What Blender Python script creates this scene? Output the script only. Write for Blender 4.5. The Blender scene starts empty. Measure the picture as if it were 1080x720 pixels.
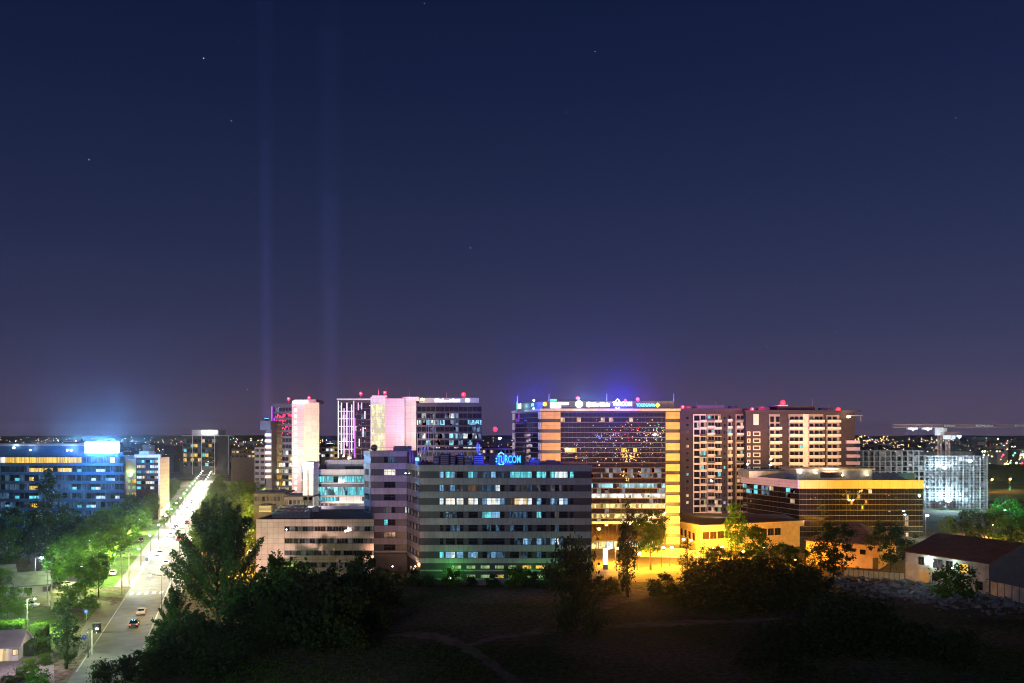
import bpy, math, random
from mathutils import Vector, Matrix
random.seed(7)
R = math.radians
S = bpy.context.scene
COL = S.collection
PI = math.pi

# ------------------------------------------------------------------ camera
CAMH, F0, HX, HY = 40.0, 935.0, 540.0, 458.0      # eye height (m), focal length in photo pixels, principal column, horizon row
cam_d = bpy.data.cameras.new('camera'); cam = bpy.data.objects.new('camera', cam_d); COL.objects.link(cam)
cam.location = (0, 0, CAMH); cam.rotation_euler = (PI/2, 0, 0)
cam_d.sensor_width = 36; cam_d.lens = 36*F0/1080.0
cam_d.shift_y = (HY-360)/1080.0
cam_d.clip_start = 1; cam_d.clip_end = 60000
S.camera = cam

# ------------------------------------------------------------------ colour management
S.view_settings.view_transform = 'Standard'; S.view_settings.look = 'None'
S.view_settings.exposure = 0.0; S.view_settings.gamma = 1.0
S.view_settings.use_curve_mapping = False
S.render.engine = 'CYCLES'
S.cycles.use_denoising = True; S.cycles.filter_width = 1.1
S.cycles.max_bounces = 5; S.cycles.diffuse_bounces = 2; S.cycles.glossy_bounces = 3
S.cycles.transmission_bounces = 3; S.cycles.transparent_max_bounces = 8; S.cycles.volume_bounces = 0
S.cycles.sample_clamp_indirect = 4.0
S.cycles.caustics_reflective = False; S.cycles.caustics_refractive = False

# ------------------------------------------------------------------ night sky
W = bpy.data.worlds.new('World'); S.world = W; W.use_nodes = True
nt = W.node_tree; N = nt.nodes; L = nt.links
for n in list(N): N.remove(n)
out = N.new('ShaderNodeOutputWorld'); bg = N.new('ShaderNodeBackground'); L.new(bg.outputs[0], out.inputs[0])
tc = N.new('ShaderNodeTexCoord'); sp = N.new('ShaderNodeSeparateXYZ'); L.new(tc.outputs['Generated'], sp.inputs[0])
ramp = N.new('ShaderNodeValToRGB'); L.new(sp.outputs['Z'], ramp.inputs[0])
def lin(c): return tuple(((v/255/12.92) if v/255 <= .04045 else ((v/255+.055)/1.055)**2.4) for v in c)
stops = [(0.0, (82,71,93)), (.03, (75,67,93)), (.07, (62,60,90)), (.12, (51,54,85)), (.20, (39,46,78)), (.27, (32,40,72)), (.36, (23,32,64)), (.44, (17,27,58)), (.8, (11,18,42))]
el = ramp.color_ramp.elements
while len(el) > 1: el.remove(el[-1])
el[0].position = stops[0][0]; el[0].color = (*lin(stops[0][1]), 1)
for p, c in stops[1:]:
    e = el.new(p); e.color = (*lin(c), 1)
vor = N.new('ShaderNodeTexVoronoi'); vor.inputs['Scale'].default_value = 46; L.new(tc.outputs['Generated'], vor.inputs['Vector'])
lt = N.new('ShaderNodeMath'); lt.operation = 'LESS_THAN'; lt.inputs[1].default_value = .03; L.new(vor.outputs['Distance'], lt.inputs[0])
sepc = N.new('ShaderNodeSeparateColor'); L.new(vor.outputs['Color'], sepc.inputs[0])
pw = N.new('ShaderNodeMath'); pw.operation = 'POWER'; pw.inputs[1].default_value = 5; L.new(sepc.outputs[0], pw.inputs[0])
ml = N.new('ShaderNodeMath'); ml.operation = 'MULTIPLY'; L.new(lt.outputs[0], ml.inputs[0]); L.new(pw.outputs[0], ml.inputs[1])
ml2 = N.new('ShaderNodeMath'); ml2.operation = 'MULTIPLY'; ml2.inputs[1].default_value = .55; L.new(ml.outputs[0], ml2.inputs[0])
mx = N.new('ShaderNodeMix'); mx.data_type = 'RGBA'; mx.blend_type = 'ADD'; mx.inputs[0].default_value = 1
L.new(ramp.outputs[0], mx.inputs[6]); L.new(ml2.outputs[0], mx.inputs[7])
side = N.new('ShaderNodeMapRange'); L.new(sp.outputs['X'], side.inputs[0]); side.inputs[1].default_value = -.5; side.inputs[2].default_value = .5; side.inputs[3].default_value = .90; side.inputs[4].default_value = 1.12
mm = N.new('ShaderNodeMix'); mm.data_type = 'RGBA'; mm.blend_type = 'MULTIPLY'; mm.inputs[0].default_value = 1; L.new(mx.outputs[2], mm.inputs[6]); L.new(side.outputs[0], mm.inputs[7])
L.new(mm.outputs[2], bg.inputs[0]); bg.inputs[1].default_value = 1.0
W.cycles.sampling_method = 'MANUAL'; W.cycles.sample_map_resolution = 256

# added facade fill: a very weak sun, low and behind the camera
sd = bpy.data.lights.new('fill_sun', 'SUN'); so = bpy.data.objects.new('fill_sun', sd); COL.objects.link(so)
sd.energy = 0.34; sd.angle = R(8); sd.color = (.86, .84, 1.0)
so.rotation_euler = (R(90-14), 0, R(-14))

# ------------------------------------------------------------------ geometry helpers
def P(px, py, Y): return Vector(((px-HX)/F0*Y, Y, CAMH-(py-HY)/F0*Y))
def X_(px, Y): return (px-HX)/F0*Y
def Z_(py, Y): return CAMH-(py-HY)/F0*Y
def GY(py): return CAMH*F0/(py-HY)              # distance of the ground seen at row py
def G(px, py):
    Y = GY(py); return Vector((X_(px, Y), Y, 0))

M = {}
def tree_nodes(name):
    m = bpy.data.materials.new(name); m.use_nodes = True; M[name] = m
    return m, m.node_tree.nodes, m.node_tree.links, m.node_tree.nodes['Principled BSDF']
def rgb(c): return (c[0], c[1], c[2], 1)
def mat(name, col, rough=.8, var=.25, scale=.6, spec=.3, metal=0, joints=None, emis=None, bump=0):
    """diffuse surface with blotchy variation and, for cladding, panel joints (w, h)"""
    m, n, l, b = tree_nodes(name)
    t = n.new('ShaderNodeTexCoord'); no = n.new('ShaderNodeTexNoise'); no.inputs['Scale'].default_value = scale; no.inputs['Detail'].default_value = 6
    l.new(t.outputs['Object'], no.inputs['Vector'])
    r = n.new('ShaderNodeMapRange'); r.inputs[1].default_value = .3; r.inputs[2].default_value = .7
    r.inputs[3].default_value = 1-var; r.inputs[4].default_value = 1+var; l.new(no.outputs[0], r.inputs[0])
    x = n.new('ShaderNodeMix'); x.data_type = 'RGBA'; x.blend_type = 'MULTIPLY'; x.inputs[0].default_value = 1
    x.inputs[6].default_value = rgb(col); l.new(r.outputs[0], x.inputs[7]); last = x.outputs[2]
    if joints:
        mp = n.new('ShaderNodeMapping'); mp.inputs['Rotation'].default_value = (R(90), 0, 0); l.new(t.outputs['Object'], mp.inputs[0])
        br = n.new('ShaderNodeTexBrick'); br.offset = 0; br.inputs['Color1'].default_value = (1,1,1,1); br.inputs['Color2'].default_value = (.86,.86,.88,1)
        br.inputs['Mortar'].default_value = (.42,.42,.42,1); br.inputs['Scale'].default_value = 1; br.inputs['Mortar Size'].default_value = .035
        br.inputs['Brick Width'].default_value = joints[0]; br.inputs['Row Height'].default_value = joints[1]; l.new(mp.outputs[0], br.inputs[0])
        y = n.new('ShaderNodeMix'); y.data_type = 'RGBA'; y.blend_type = 'MULTIPLY'; y.inputs[0].default_value = 1
        l.new(last, y.inputs[6]); l.new(br.outputs[0], y.inputs[7]); last = y.outputs[2]
    l.new(last, b.inputs['Base Color'])
    b.inputs['Roughness'].default_value = rough; b.inputs['Metallic'].default_value = metal; b.inputs['Specular IOR Level'].default_value = spec
    if bump:
        bp = n.new('ShaderNodeBump'); bp.inputs['Strength'].default_value = bump; l.new(no.outputs[0], bp.inputs['Height']); l.new(bp.outputs[0], b.inputs['Normal'])
    return m
def glass(name, col, ior=2.3, rough=.0):
    m, n, l, b = tree_nodes(name)
    b.inputs['Base Color'].default_value = rgb(col); b.inputs['Roughness'].default_value = rough
    b.inputs['IOR'].default_value = ior; b.inputs['Specular IOR Level'].default_value = .5
    return m
def lit(name, col, strength, lo=.35, hi=1.25, sx=.9, sz=.6, sample=False):
    """a lit window: uneven room light behind blinds, seen through the pane"""
    m, n, l, b = tree_nodes(name)
    g = n.new('ShaderNodeNewGeometry'); mp = n.new('ShaderNodeMapping'); mp.inputs['Scale'].default_value = (sx, .05, sz*.22); l.new(g.outputs['Position'], mp.inputs[0])
    v=n.new('ShaderNodeTexVoronoi'); v.distance='CHEBYCHEV'; v.inputs['Scale'].default_value=2.1; v.inputs['Randomness'].default_value=.75; l.new(mp.outputs[0],v.inputs['Vector'])
    s=n.new('ShaderNodeSeparateColor'); l.new(v.outputs['Color'],s.inputs[0])
    no=n.new('ShaderNodeTexNoise'); no.inputs['Scale'].default_value=.35; no.inputs['Detail'].default_value=2; l.new(g.outputs['Position'],no.inputs['Vector'])
    a=n.new('ShaderNodeMath'); a.operation='MULTIPLY'; l.new(s.outputs[0],a.inputs[0]); l.new(no.outputs[0],a.inputs[1])
    r = n.new('ShaderNodeMapRange'); r.inputs[1].default_value = .05; r.inputs[2].default_value = .5; r.inputs[3].default_value = lo*strength; r.inputs[4].default_value = hi*strength
    l.new(a.outputs[0], r.inputs[0])
    b.inputs['Base Color'].default_value = (.02,.02,.025,1); b.inputs['Roughness'].default_value = .05
    b.inputs['Emission Color'].default_value = rgb(col); l.new(r.outputs[0], b.inputs['Emission Strength'])
    if not sample: m.cycles.emission_sampling = 'NONE'
    return m
def glow(name, col, strength, sample=False):
    m, n, l, b = tree_nodes(name)
    b.inputs['Base Color'].default_value = (.05,.05,.05,1)
    b.inputs['Emission Color'].default_value = rgb(col); b.inputs['Emission Strength'].default_value = strength
    if not sample: m.cycles.emission_sampling = 'NONE'
    return m

# surfaces
mat('clad_grey', (.285,.262,.31), joints=(1.35, 3.69), var=.12, rough=.55)
mat('clad_dark', (.045,.042,.055), var=.15, rough=.35)
mat('clad_beige', (.46,.36,.30), joints=(1.5, 1.4), var=.1, rough=.6)
mat('clad_white', (.74,.72,.74), var=.08, rough=.5, joints=(2.4, 1.8))
mat('clad_pink', (.70,.50,.56), var=.06, rough=.5, joints=(9, 1.25))
mat('clad_cream', (.72,.62,.52), var=.08, rough=.5, joints=(3, 3.2))
mat('clad_orange', (.70,.44,.20), var=.08, rough=.55, joints=(3, 3.6))
mat('fascia_lamp_yellow', (.78,.58,.16), var=.06, rough=.5, joints=(3,9)); mat('fin_dark', (.20,.19,.22), var=.1, rough=.6); mat('fin_bronze', (.24,.17,.10), var=.15, rough=.6); mat('gantry_grey', (.16,.15,.18), var=.1, rough=.6, joints=(2.4, 4)); mat('clad_blue', (.03,.10,.20), var=.15, rough=.4, joints=(2.6, 1.8))
mat('render_brown', (.052,.036,.042), var=.18, rough=.85)
mat('render_cream', (.72,.60,.50), var=.12, rough=.8); mat('render_recess', (.30,.23,.19), var=.2, rough=.85)  # the mid tone puts balcony recess shade into the wall colour
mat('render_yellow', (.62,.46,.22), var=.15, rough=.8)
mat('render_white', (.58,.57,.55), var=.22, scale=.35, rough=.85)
mat('render_grey', (.36,.37,.39), var=.3, scale=.4, rough=.85); mat('gable_shade', (.045,.055,.085), var=.2, rough=.6, joints=(2,9)); mat('render_orange', (.55,.36,.2), var=.2, scale=.4, rough=.85)
mat('concrete_frame', (.17,.17,.175), var=.3, scale=.5, rough=.9); mat('concrete', (.36,.35,.34), var=.25, scale=.5, rough=.9, bump=.2)
mat('concrete_dark', (.12,.12,.125), var=.3, scale=.5, rough=.9)
mat('roof_dark', (.035,.034,.04), var=.35, scale=.3, rough=.9)
mat('roof_red', (.12,.035,.03), var=.35, scale=.5, rough=.8, joints=(.5, 40))
mat('roof_tile', (.24,.15,.14), var=.25, scale=.6, rough=.85)
mat('roof_slate', (.17,.20,.27), var=.3, scale=.6, rough=.7)
mat('metal_grey', (.32,.32,.34), var=.15, rough=.4, metal=.4)
mat('metal_dark', (.05,.05,.055), var=.15, rough=.5)
mat('metal_white', (.7,.7,.72), var=.1, rough=.5)
mat('chiller', (.22,.24,.30), var=.35, scale=2.5, rough=.5, joints=(.35, 1.1))
mat('frame', (.06,.06,.065), var=.1, rough=.5)
mat('frame_white', (.6,.6,.6), var=.1, rough=.5)
mat('wood_pole', (.12,.09,.07), var=.3, rough=.9)
mat('bark', (.055,.042,.032), var=.35, scale=2, rough=.95)
mat('tyre', (.02,.02,.02), rough=.9)
mat('crane_red', (.46,.30,.26), var=.2, rough=.5)
mat('paving', (.17,.16,.165), var=.2, scale=.8, rough=.85, joints=None)
mat('kerb', (.40,.39,.38), var=.2, rough=.85)
mat('paint_line', (.38,.37,.36), var=.2, scale=1.5, rough=.7)
mat('sign_blue', (.03,.10,.55), var=.05, rough=.5)
mat('rubble', (.15,.155,.17), var=.5, scale=.6, rough=.95)
glass('glass_dark', (.010,.010,.016), 1.9)
glass('glass_curtain', (.012,.009,.030), 3.1)
glass('glass_brown', (.022,.013,.008), 2.2)
glass('glass_teal', (.008,.03,.035), 2.2)
glass('glass_car', (.01,.01,.012), 1.6, .05)
# lit rooms
lit('lit_teal', (.18,.85,.95), .95); lit('lit_blue', (.28,.62,1.0), .75); lit('lit_blue_dim', (.2,.45,.8), .28, .05, 1.0)
lit('lit_white', (1.0,.93,.80), 1.2, .6); lit('lit_coolwhite', (.78,.93,1.0), 1.1, .5)
lit('lit_yellow', (1.0,.62,.10), 1.05, .5); lit('lit_warm', (1.0,.72,.38), .9); lit('lit_warm_dim', (1.0,.6,.3), .14, .2)
lit('lit_green', (.55,.85,.35), .6); lit('lit_office_cyan', (.35,.85,1.0), .9, .02, 1.6, .55, .9)
lit('lit_office_white', (.85,.95,.85), 1.0, .1, 1.5, .55, .9); lit('lit_office_yellow', (1.0,.82,.34), 1.0, .12, 1.5, .6, .9)
lit('lit_office_dim', (.35,.6,.85), .5, -.25, .9, .5, .9); lit('lit_stair', (1.0,.93,.52), 1.05, .65, 1.15, .5, .8)
lit('reflect_amber', (1.0,.17,.01), 4.0, .1, 1.3); lit('lit_pale', (.55,.5,.5), .12, .1)  # the amber emission stands in for orange lamps reflected in glass
glow('sign_white', (.30,.62,1.0), 420, True); glow('sign_lamp_white', (.9,.95,1.0), 5); glow('sign_cyan', (.12,.55,1.0), 3.0); glow('sign_azure', (.03,.28,1.0), 3.2); glow('sign_bluelit', (.02,.10,1.0), 2.6)
glow('sign_green', (.05,1.0,.45), 1.6); glow('sign_amber', (1.0,.8,.05), 1.6); glow('panel_blue', (.01,.03,.75), .9)
glow('led_purple', (.55,.10,1.0), 1.5); glow('led_pink', (1.0,.55,.95), 1.2); glow('led_white', (.95,.85,1.0), 1.3)
glow('beacon_red', (1.0,.008,.02), 10); glow('bulb_white', (.92,.97,1.0), 30); glow('bulb_warm', (1.0,.60,.16), 26); glow('bulb_cool', (.45,.8,1.0), 26)
glow('bulb_green', (.45,1.0,.62), 22); glow('bulb_blue', (.08,.3,1.0), 12)
glow('dot_warm', (1.0,.55,.14), 10); glow('dot_white', (.95,.95,1.0), 8); glow('dot_red', (1.0,.03,.12), 8); glow('dot_blue', (.15,.3,1.0), 8); glow('dot_green', (.15,1.0,.4), 5); glow('dot_violet', (.65,.25,1.0), 6)
glow('head_lamp', (1.0,.96,.88), 40); glow('tail_lamp', (1.0,.02,.03), 9)

class MB:
    def __init__(s): s.v=[]; s.f=[]; s.m=[]; s.names=[]
    def slot(s, name):
        if name not in s.names: s.names.append(name)
        return s.names.index(name)
    def poly(s, pts, m):
        i=len(s.v); s.v += [tuple(p) for p in pts]; s.f.append(tuple(range(i, i+len(pts)))); s.m.append(s.slot(m))
    def hexa(s, c, m):
        """c: 8 corners, bottom ring then top ring, both anticlockwise from above"""
        i=len(s.v); s.v += [tuple(p) for p in c]; k=s.slot(m)
        for f in ((3,2,1,0),(4,5,6,7),(0,1,5,4),(1,2,6,5),(2,3,7,6),(3,0,4,7)):
            s.f.append(tuple(i+a for a in f)); s.m.append(k)
    def box(s, x0,x1,y0,y1,z0,z1,m):
        s.hexa([(x0,y0,z0),(x1,y0,z0),(x1,y1,z0),(x0,y1,z0),(x0,y0,z1),(x1,y0,z1),(x1,y1,z1),(x0,y1,z1)], m)
    def pbox(s, xa,ya,xb,yb,Y,front,back,m):
        """box whose front outline is given in photo pixels on the plane at distance Y"""
        s.box(X_(xa,Y),X_(xb,Y),Y-front,Y+back,Z_(yb,Y),Z_(ya,Y),m)
    def skew(s, x0, x1, y0, y1, z0, z1, m):
        """block on an oblique plan: its side walls run towards the boulevard's bend"""
        k=y1/y0; a=x0*k; b=x1*k
        if x1<0: a=x0; b=x1*k-.15
        if x0>0: b=x1; a=x0*k+.15
        s.hexa([(x0,y0,z0),(x1,y0,z0),(b,y1,z0),(a,y1,z0),(x0,y0,z1),(x1,y0,z1),(b,y1,z1),(a,y1,z1)], m)
    def prism(s, pts, z0, z1, m, mtop=None):
        n=len(pts); i=len(s.v); k=s.slot(m); kt=s.slot(mtop or m)
        s.v += [(p[0],p[1],z0) for p in pts]+[(p[0],p[1],z1) for p in pts]
        for a in range(n):
            b=(a+1)%n; s.f.append((i+a,i+b,i+n+b,i+n+a)); s.m.append(k)
        s.f.append(tuple(i+n+a for a in range(n))); s.m.append(kt)
        s.f.append(tuple(i+a for a in reversed(range(n)))); s.m.append(k)
    def tube(s, p0, p1, r0, r1, m, n=8):
        p0=Vector(p0); p1=Vector(p1); d=(p1-p0).normalized()
        a=d.orthogonal().normalized(); b=d.cross(a); i=len(s.v); k=s.slot(m)
        for p,r in ((p0,r0),(p1,r1)):
            for j in range(n):
                t=2*PI*j/n; s.v.append(tuple(p+a*(r*math.cos(t))+b*(r*math.sin(t))))
        for j in range(n):
            q=(j+1)%n; s.f.append((i+j,i+q,i+n+q,i+n+j)); s.m.append(k)
        s.f.append(tuple(i+j for j in reversed(range(n)))); s.m.append(k); s.f.append(tuple(i+n+j for j in range(n))); s.m.append(k)
    def ball(s, c, r, m, nu=10, nv=6, sq=1):
        i=len(s.v); k=s.slot(m); c=Vector(c)
        for a in range(1,nv):
            t=PI*a/nv
            for j in range(nu):
                u=2*PI*j/nu; s.v.append((c.x+r*math.sin(t)*math.cos(u), c.y+r*math.sin(t)*math.sin(u), c.z+r*sq*math.cos(t)))
        top=len(s.v); s.v.append((c.x,c.y,c.z+r*sq)); s.v.append((c.x,c.y,c.z-r*sq))
        for a in range(nv-2):
            for j in range(nu):
                q=(j+1)%nu; s.f.append((i+a*nu+j,i+(a+1)*nu+j,i+(a+1)*nu+q,i+a*nu+q)); s.m.append(k)
        for j in range(nu):
            q=(j+1)%nu; s.f.append((top,i+j,i+q)); s.m.append(k); o=i+(nv-2)*nu; s.f.append((top+1,o+q,o+j)); s.m.append(k)
    def mesh(s, name, org=(0,0,0)):
        me=bpy.data.meshes.new(name); o=Vector(org)
        me.from_pydata([(v[0]-o.x,v[1]-o.y,v[2]-o.z) for v in s.v], [], s.f)
        for nm in s.names: me.materials.append(M[nm])
        me.polygons.foreach_set('material_index', s.m); me.update()
        return me
    def build(s, name, parent=None, org=None):
        if org is None: org = parent['org'] if parent is not None and 'org' in parent else (0,0,0)
        ob=bpy.data.objects.new(name, s.mesh(name, org)); COL.objects.link(ob)
        if parent is not None: ob.parent=parent
        else: ob.location = org
        return ob

def tag(o, label=None, cat=None, group=None, kind=None):
    if label: o['label']=label
    if cat: o['category']=cat
    if group: o['group']=group
    if kind: o['kind']=kind
    return o
def thing(name, label, cat, loc=(0,0,0), group=None):
    o=bpy.data.objects.new(name, None); COL.objects.link(o); o.location=loc; o['org']=tuple(loc); o.empty_display_size=.5
    return tag(o, label, cat, group)
def lamp(loc, col, power, parent=None, kind='POINT', target=None, angle=70, radius=.3, name='lamp_light', blend=.8):
    d=bpy.data.lights.new(name, kind); d.energy=power; d.color=col; d.shadow_soft_size=radius
    if kind=='SPOT': d.spot_size=R(angle); d.spot_blend=blend
    o=bpy.data.objects.new(name, d); COL.objects.link(o)
    loc=Vector(loc)
    if target is not None: o.rotation_euler=(Vector(target)-loc).to_track_quat('-Z','Y').to_euler()
    if parent is not None and 'org' in parent: o.parent=parent; o.location=loc-Vector(parent['org'])
    else: o.location=loc
    return o
def text_mesh(txt, size, m, depth=.15, bold=0):
    c=bpy.data.curves.new('lettering','FONT'); c.body=txt; c.size=size; c.extrude=depth; c.align_x='CENTER'; c.align_y='CENTER'; c.offset=bold
    o=bpy.data.objects.new('lettering', c); COL.objects.link(o)
    dg=bpy.context.evaluated_depsgraph_get(); me=bpy.data.meshes.new_from_object(o.evaluated_get(dg))
    bpy.data.objects.remove(o); me.materials.clear(); me.materials.append(M[m]); return me
def lettering(txt, loc, size, m, parent, width=None, bold=0, name='lettering'):
    me=text_mesh(txt, size, m, .12, bold); o=bpy.data.objects.new(name, me); COL.objects.link(o)
    o.parent=parent; o.location=Vector(loc)-Vector(parent['org']); o.rotation_euler=(PI/2,0,0)
    if width:
        xs=[v.co.x for v in me.vertices]; o.scale.x=width/(max(xs)-min(xs))
    return o
ORD=['first','second','third','fourth','fifth','sixth','seventh','eighth','ninth','tenth','eleventh','twelfth','thirteenth','fourteenth','fifteenth','sixteenth','seventeenth','eighteenth','nineteenth','twentieth',
     'twenty-first','twenty-second','twenty-third','twenty-fourth','twenty-fifth','twenty-sixth','twenty-seventh','twenty-eighth','twenty-ninth','thirtieth','thirty-first','thirty-second','thirty-third','thirty-fourth']

class Face:
    """a wall from p0 to p1 (left to right as seen from outside); u in metres, z up, out along the normal"""
    def __init__(s, p0, p1):
        s.a=Vector((p0[0],p0[1],0)); d=Vector((p1[0],p1[1],0))-s.a; s.w=d.length; s.d=d/s.w; s.n=Vector((s.d.y,-s.d.x,0))
    def pt(s,u,z,o): p=s.a+s.d*u+s.n*o; return (p.x,p.y,z)
    def box(s,mb,u0,u1,z0,z1,o0,o1,m):
        mb.hexa([s.pt(u0,z0,o1),s.pt(u1,z0,o1),s.pt(u1,z0,o0),s.pt(u0,z0,o0),s.pt(u0,z1,o1),s.pt(u1,z1,o1),s.pt(u1,z1,o0),s.pt(u0,z1,o0)],m)
    def pane(s,mb,u0,u1,z0,z1,o,m,j=.003):
        r=lambda: o+random.uniform(-j,j)
        a,b,c=r(),r(),r()
        mb.poly([s.pt(u0,z0,a),s.pt(u1,z0,b),s.pt(u1,z1,b+c-a),s.pt(u0,z1,c)],m)

class Bld:
    def __init__(s, name, label, cat, px, Y, group=None):
        s.root=thing(name,label,cat,(X_(px,Y),Y,0),group); s.wins=[]; s.bal=[]; s.Y=Y
    def part(s, mb, name, label=None, parent=None):
        o=mb.build(name, None, s.root['org']); o.parent=parent or s.root; o.location=(0,0,0)
        if label: o['label']=label
        return o
    def face(s, px0, Y0, px1, Y1): return Face((X_(px0,Y0),Y0),(X_(px1,Y1),Y1))
    def win(s, f, u0,u1,z0,z1, m, prio=1, o=.03, frame='frame', mull=1, trans=False, fw=.07):
        mb=MB(); w=(u1-u0)/mull
        for k in range(mull):
            f.pane(mb,u0+k*w+fw*.5,u0+(k+1)*w-fw*.5,z0+fw*.5,z1-fw*.5,o,m)
        for k in range(mull+1):
            c=u0+k*w; f.box(mb,c-fw*.5,c+fw*.5,z0,z1,0,o+.05,frame)
        f.box(mb,u0,u1,z0-fw*.5,z0+fw*.5,0,o+.045,frame); f.box(mb,u0,u1,z1-fw*.5,z1+fw*.5,0,o+.045,frame)
        if trans: f.box(mb,u0,u1,z0+(z1-z0)*.62,z0+(z1-z0)*.62+fw,0,o+.04,frame)
        s.wins.append((prio*(u1-u0)*(z1-z0),mb,'window'))
    def many(s, lst, cap=100):
        by={}
        for a,mb,n in lst: by.setdefault(n,[]).append((a,mb))
        for n,l in by.items():
            l.sort(key=lambda t:-t[0])
            for a,mb in l[:cap]: s.part(mb,n)
            if len(l)>cap:
                big=MB()
                for a,mb in l[cap:]:
                    i=len(big.v); big.v+=mb.v; big.f+=[tuple(i+q for q in f) for f in mb.f]; big.m+=[big.slot(mb.names[k]) for k in mb.m]
                o=s.part(big,n); o['kind']='stuff'
    def done(s): s.many(s.wins); s.many(s.bal)

def beacon(px,py,Y,where,mast=2.0,r=.5):
    r*=1.4
    base=P(px,py,Y); t=thing('warning_beacon','red aviation warning light '+where,'beacon',(base.x,base.y,base.z-mast),'red warning lights on the rooftops')
    mb=MB(); mb.tube((base.x,base.y,base.z-mast),(base.x,base.y,base.z-r*.6),.09,.07,'metal_grey',6); mb.build('mast',t)
    mb=MB(); mb.ball(base,r,'beacon_red',10,8,1.15); mb.build('lamp',t)
    lamp(base+Vector((0,-.9,.2)),(1,.015,.04),9000,t,radius=.3)
def flood(px,py,Y,label,col='bulb_white',r=.7,power=0,lc=(1,1,1),target=None,angle=120,mast=1.5,loc=None,name='floodlight',group=None):
    p=Vector(loc) if loc is not None else P(px,py,Y)
    t=thing(name,label,'floodlight',(p.x,p.y,p.z-mast),group)
    mb=MB(); mb.tube((p.x,p.y,p.z-mast),(p.x,p.y,p.z-r*.6),.07,.07,'metal_grey',6)
    mb.box(p.x-r*1.1,p.x+r*1.1,p.y+r*.25,p.y+r*.8,p.z-r*.6,p.z+r*.6,'metal_dark'); mb.build('bracket',t)
    mb=MB(); mb.ball(p,r,col,10,8,.62); mb.build('lamp',t)
    if power:
        q=p+Vector((0,-.4*r,r*.62+.45)) if target is None else p+(Vector(target)-p).normalized()*(r*1.4)
        lamp(q,lc,power,t,'POINT' if target is None else 'SPOT',target,angle,.4)
    return t

def struct(mb,name,kind='structure'):
    o=mb.build(name); o['kind']=kind; return o

# ------------------------------------------------------------------ ground materials
def ground_mat():
    m,n,l,b=tree_nodes('ground_soil')
    g=n.new('ShaderNodeNewGeometry')
    def noise(sc,d=8):
        x=n.new('ShaderNodeTexNoise'); x.inputs['Scale'].default_value=sc; x.inputs['Detail'].default_value=d; l.new(g.outputs['Position'],x.inputs['Vector']); return x.outputs[0]
    a=n.new('ShaderNodeValToRGB'); l.new(noise(.035),a.inputs[0])
    e=a.color_ramp.elements; e[0].position=.40; e[0].color=(.042,.055,.028,1); e[1].position=.62; e[1].color=(.14,.105,.088,1)
    r=n.new('ShaderNodeMapRange'); r.inputs[1].default_value=.3; r.inputs[2].default_value=.7; r.inputs[3].default_value=.35; r.inputs[4].default_value=1.6; l.new(noise(.9,10),r.inputs[0])
    x=n.new('ShaderNodeMix'); x.data_type='RGBA'; x.blend_type='MULTIPLY'; x.inputs[0].default_value=1; l.new(a.outputs[0],x.inputs[6]); l.new(r.outputs[0],x.inputs[7])
    l.new(x.outputs[2],b.inputs['Base Color']); b.inputs['Roughness'].default_value=1; b.inputs['Specular IOR Level'].default_value=.1
    bp=n.new('ShaderNodeBump'); bp.inputs['Strength'].default_value=.6; bp.inputs['Distance'].default_value=.4; l.new(noise(.5,10),bp.inputs['Height']); l.new(bp.outputs[0],b.inputs['Normal'])
ground_mat()
mat('path_soil',(.17,.14,.125),var=.4,scale=.35,rough=1,spec=.1)
mat('lawn',(.06,.115,.025),var=.45,scale=.6,rough=1,spec=.1)
mat('asphalt',(.11,.105,.105),var=.25,scale=.4,rough=.75)
mat('plaza_ground',(.12,.10,.08),var=.3,scale=.25,rough=.85)
mat('far_land',(.02,.022,.02),var=.5,scale=.002,rough=1,spec=0)

# ground sheet to the horizon
mb=MB()
import itertools
ys=[-1200,-300,60,120]+[140+10*i for i in range(14)]+[300,400,600,1000,2000,5000,12000,40000]
for a,b in zip(ys,ys[1:]):
    w0=max(1400,abs(a)*1.4); mb.poly([(-40000,a,0),(40000,a,0),(40000,b,0),(-40000,b,0)],'ground_soil')
struct(mb,'ground')

# worn paths across the field
def strip(name,pts,w,m,z=.006,kind='structure'):
    mb=MB(); V=[Vector(p) for p in pts]
    if m=='path_soil':
        V2=[];w2=[]; w=w if isinstance(w,list) else [w]*len(V)
        for (a,c,wa,wc) in zip(V,V[1:],w,w[1:]):
            k=max(2,int((c-a).length/1.2))
            for q in range(k): V2.append(a.lerp(c,q/k)+Vector((random.gauss(0,.18),random.gauss(0,.18),0))); w2.append((wa+(wc-wa)*q/k)*random.uniform(.6,1.35))
        V=V2; w=w2
    Lf=[];Rt=[]
    for i,p in enumerate(V):
        d=(V[min(i+1,len(V)-1)]-V[max(i-1,0)]).normalized(); n=Vector((-d.y,d.x,0)); ww=w[i] if isinstance(w,(list,tuple)) else w
        j=random.uniform(.85,1.15) if m=='path_soil' else 1
        Lf.append(p+n*ww*.5*j); Rt.append(p-n*ww*.5*j)
    for i in range(len(V)-1):
        mb.poly([(q.x,q.y,z) for q in (Rt[i],Rt[i+1],Lf[i+1],Lf[i])],m)
    return struct(mb,name,kind)
strip('path',[G(560,735),G(545,722),G(530,708),G(515,697),G(496,684),G(480,677),G(460,671),G(440,668),G(415,669),G(395,674)],[2.6,2.6,2.4,2.2,2.6,3.5,4,4,3,2],'path_soil',.006)
strip('path',[G(492,680),G(520,672),G(550,668),G(585,664),G(640,660),G(700,657),G(760,655),G(830,652)],[1.5,2.4,3,3,4,5,4,3],'path_soil',.010)
strip('path',[G(560,666),G(590,655),G(630,640),G(665,628),G(690,622)],[1.5,3,5,9,12],'path_soil',.014)

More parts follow.
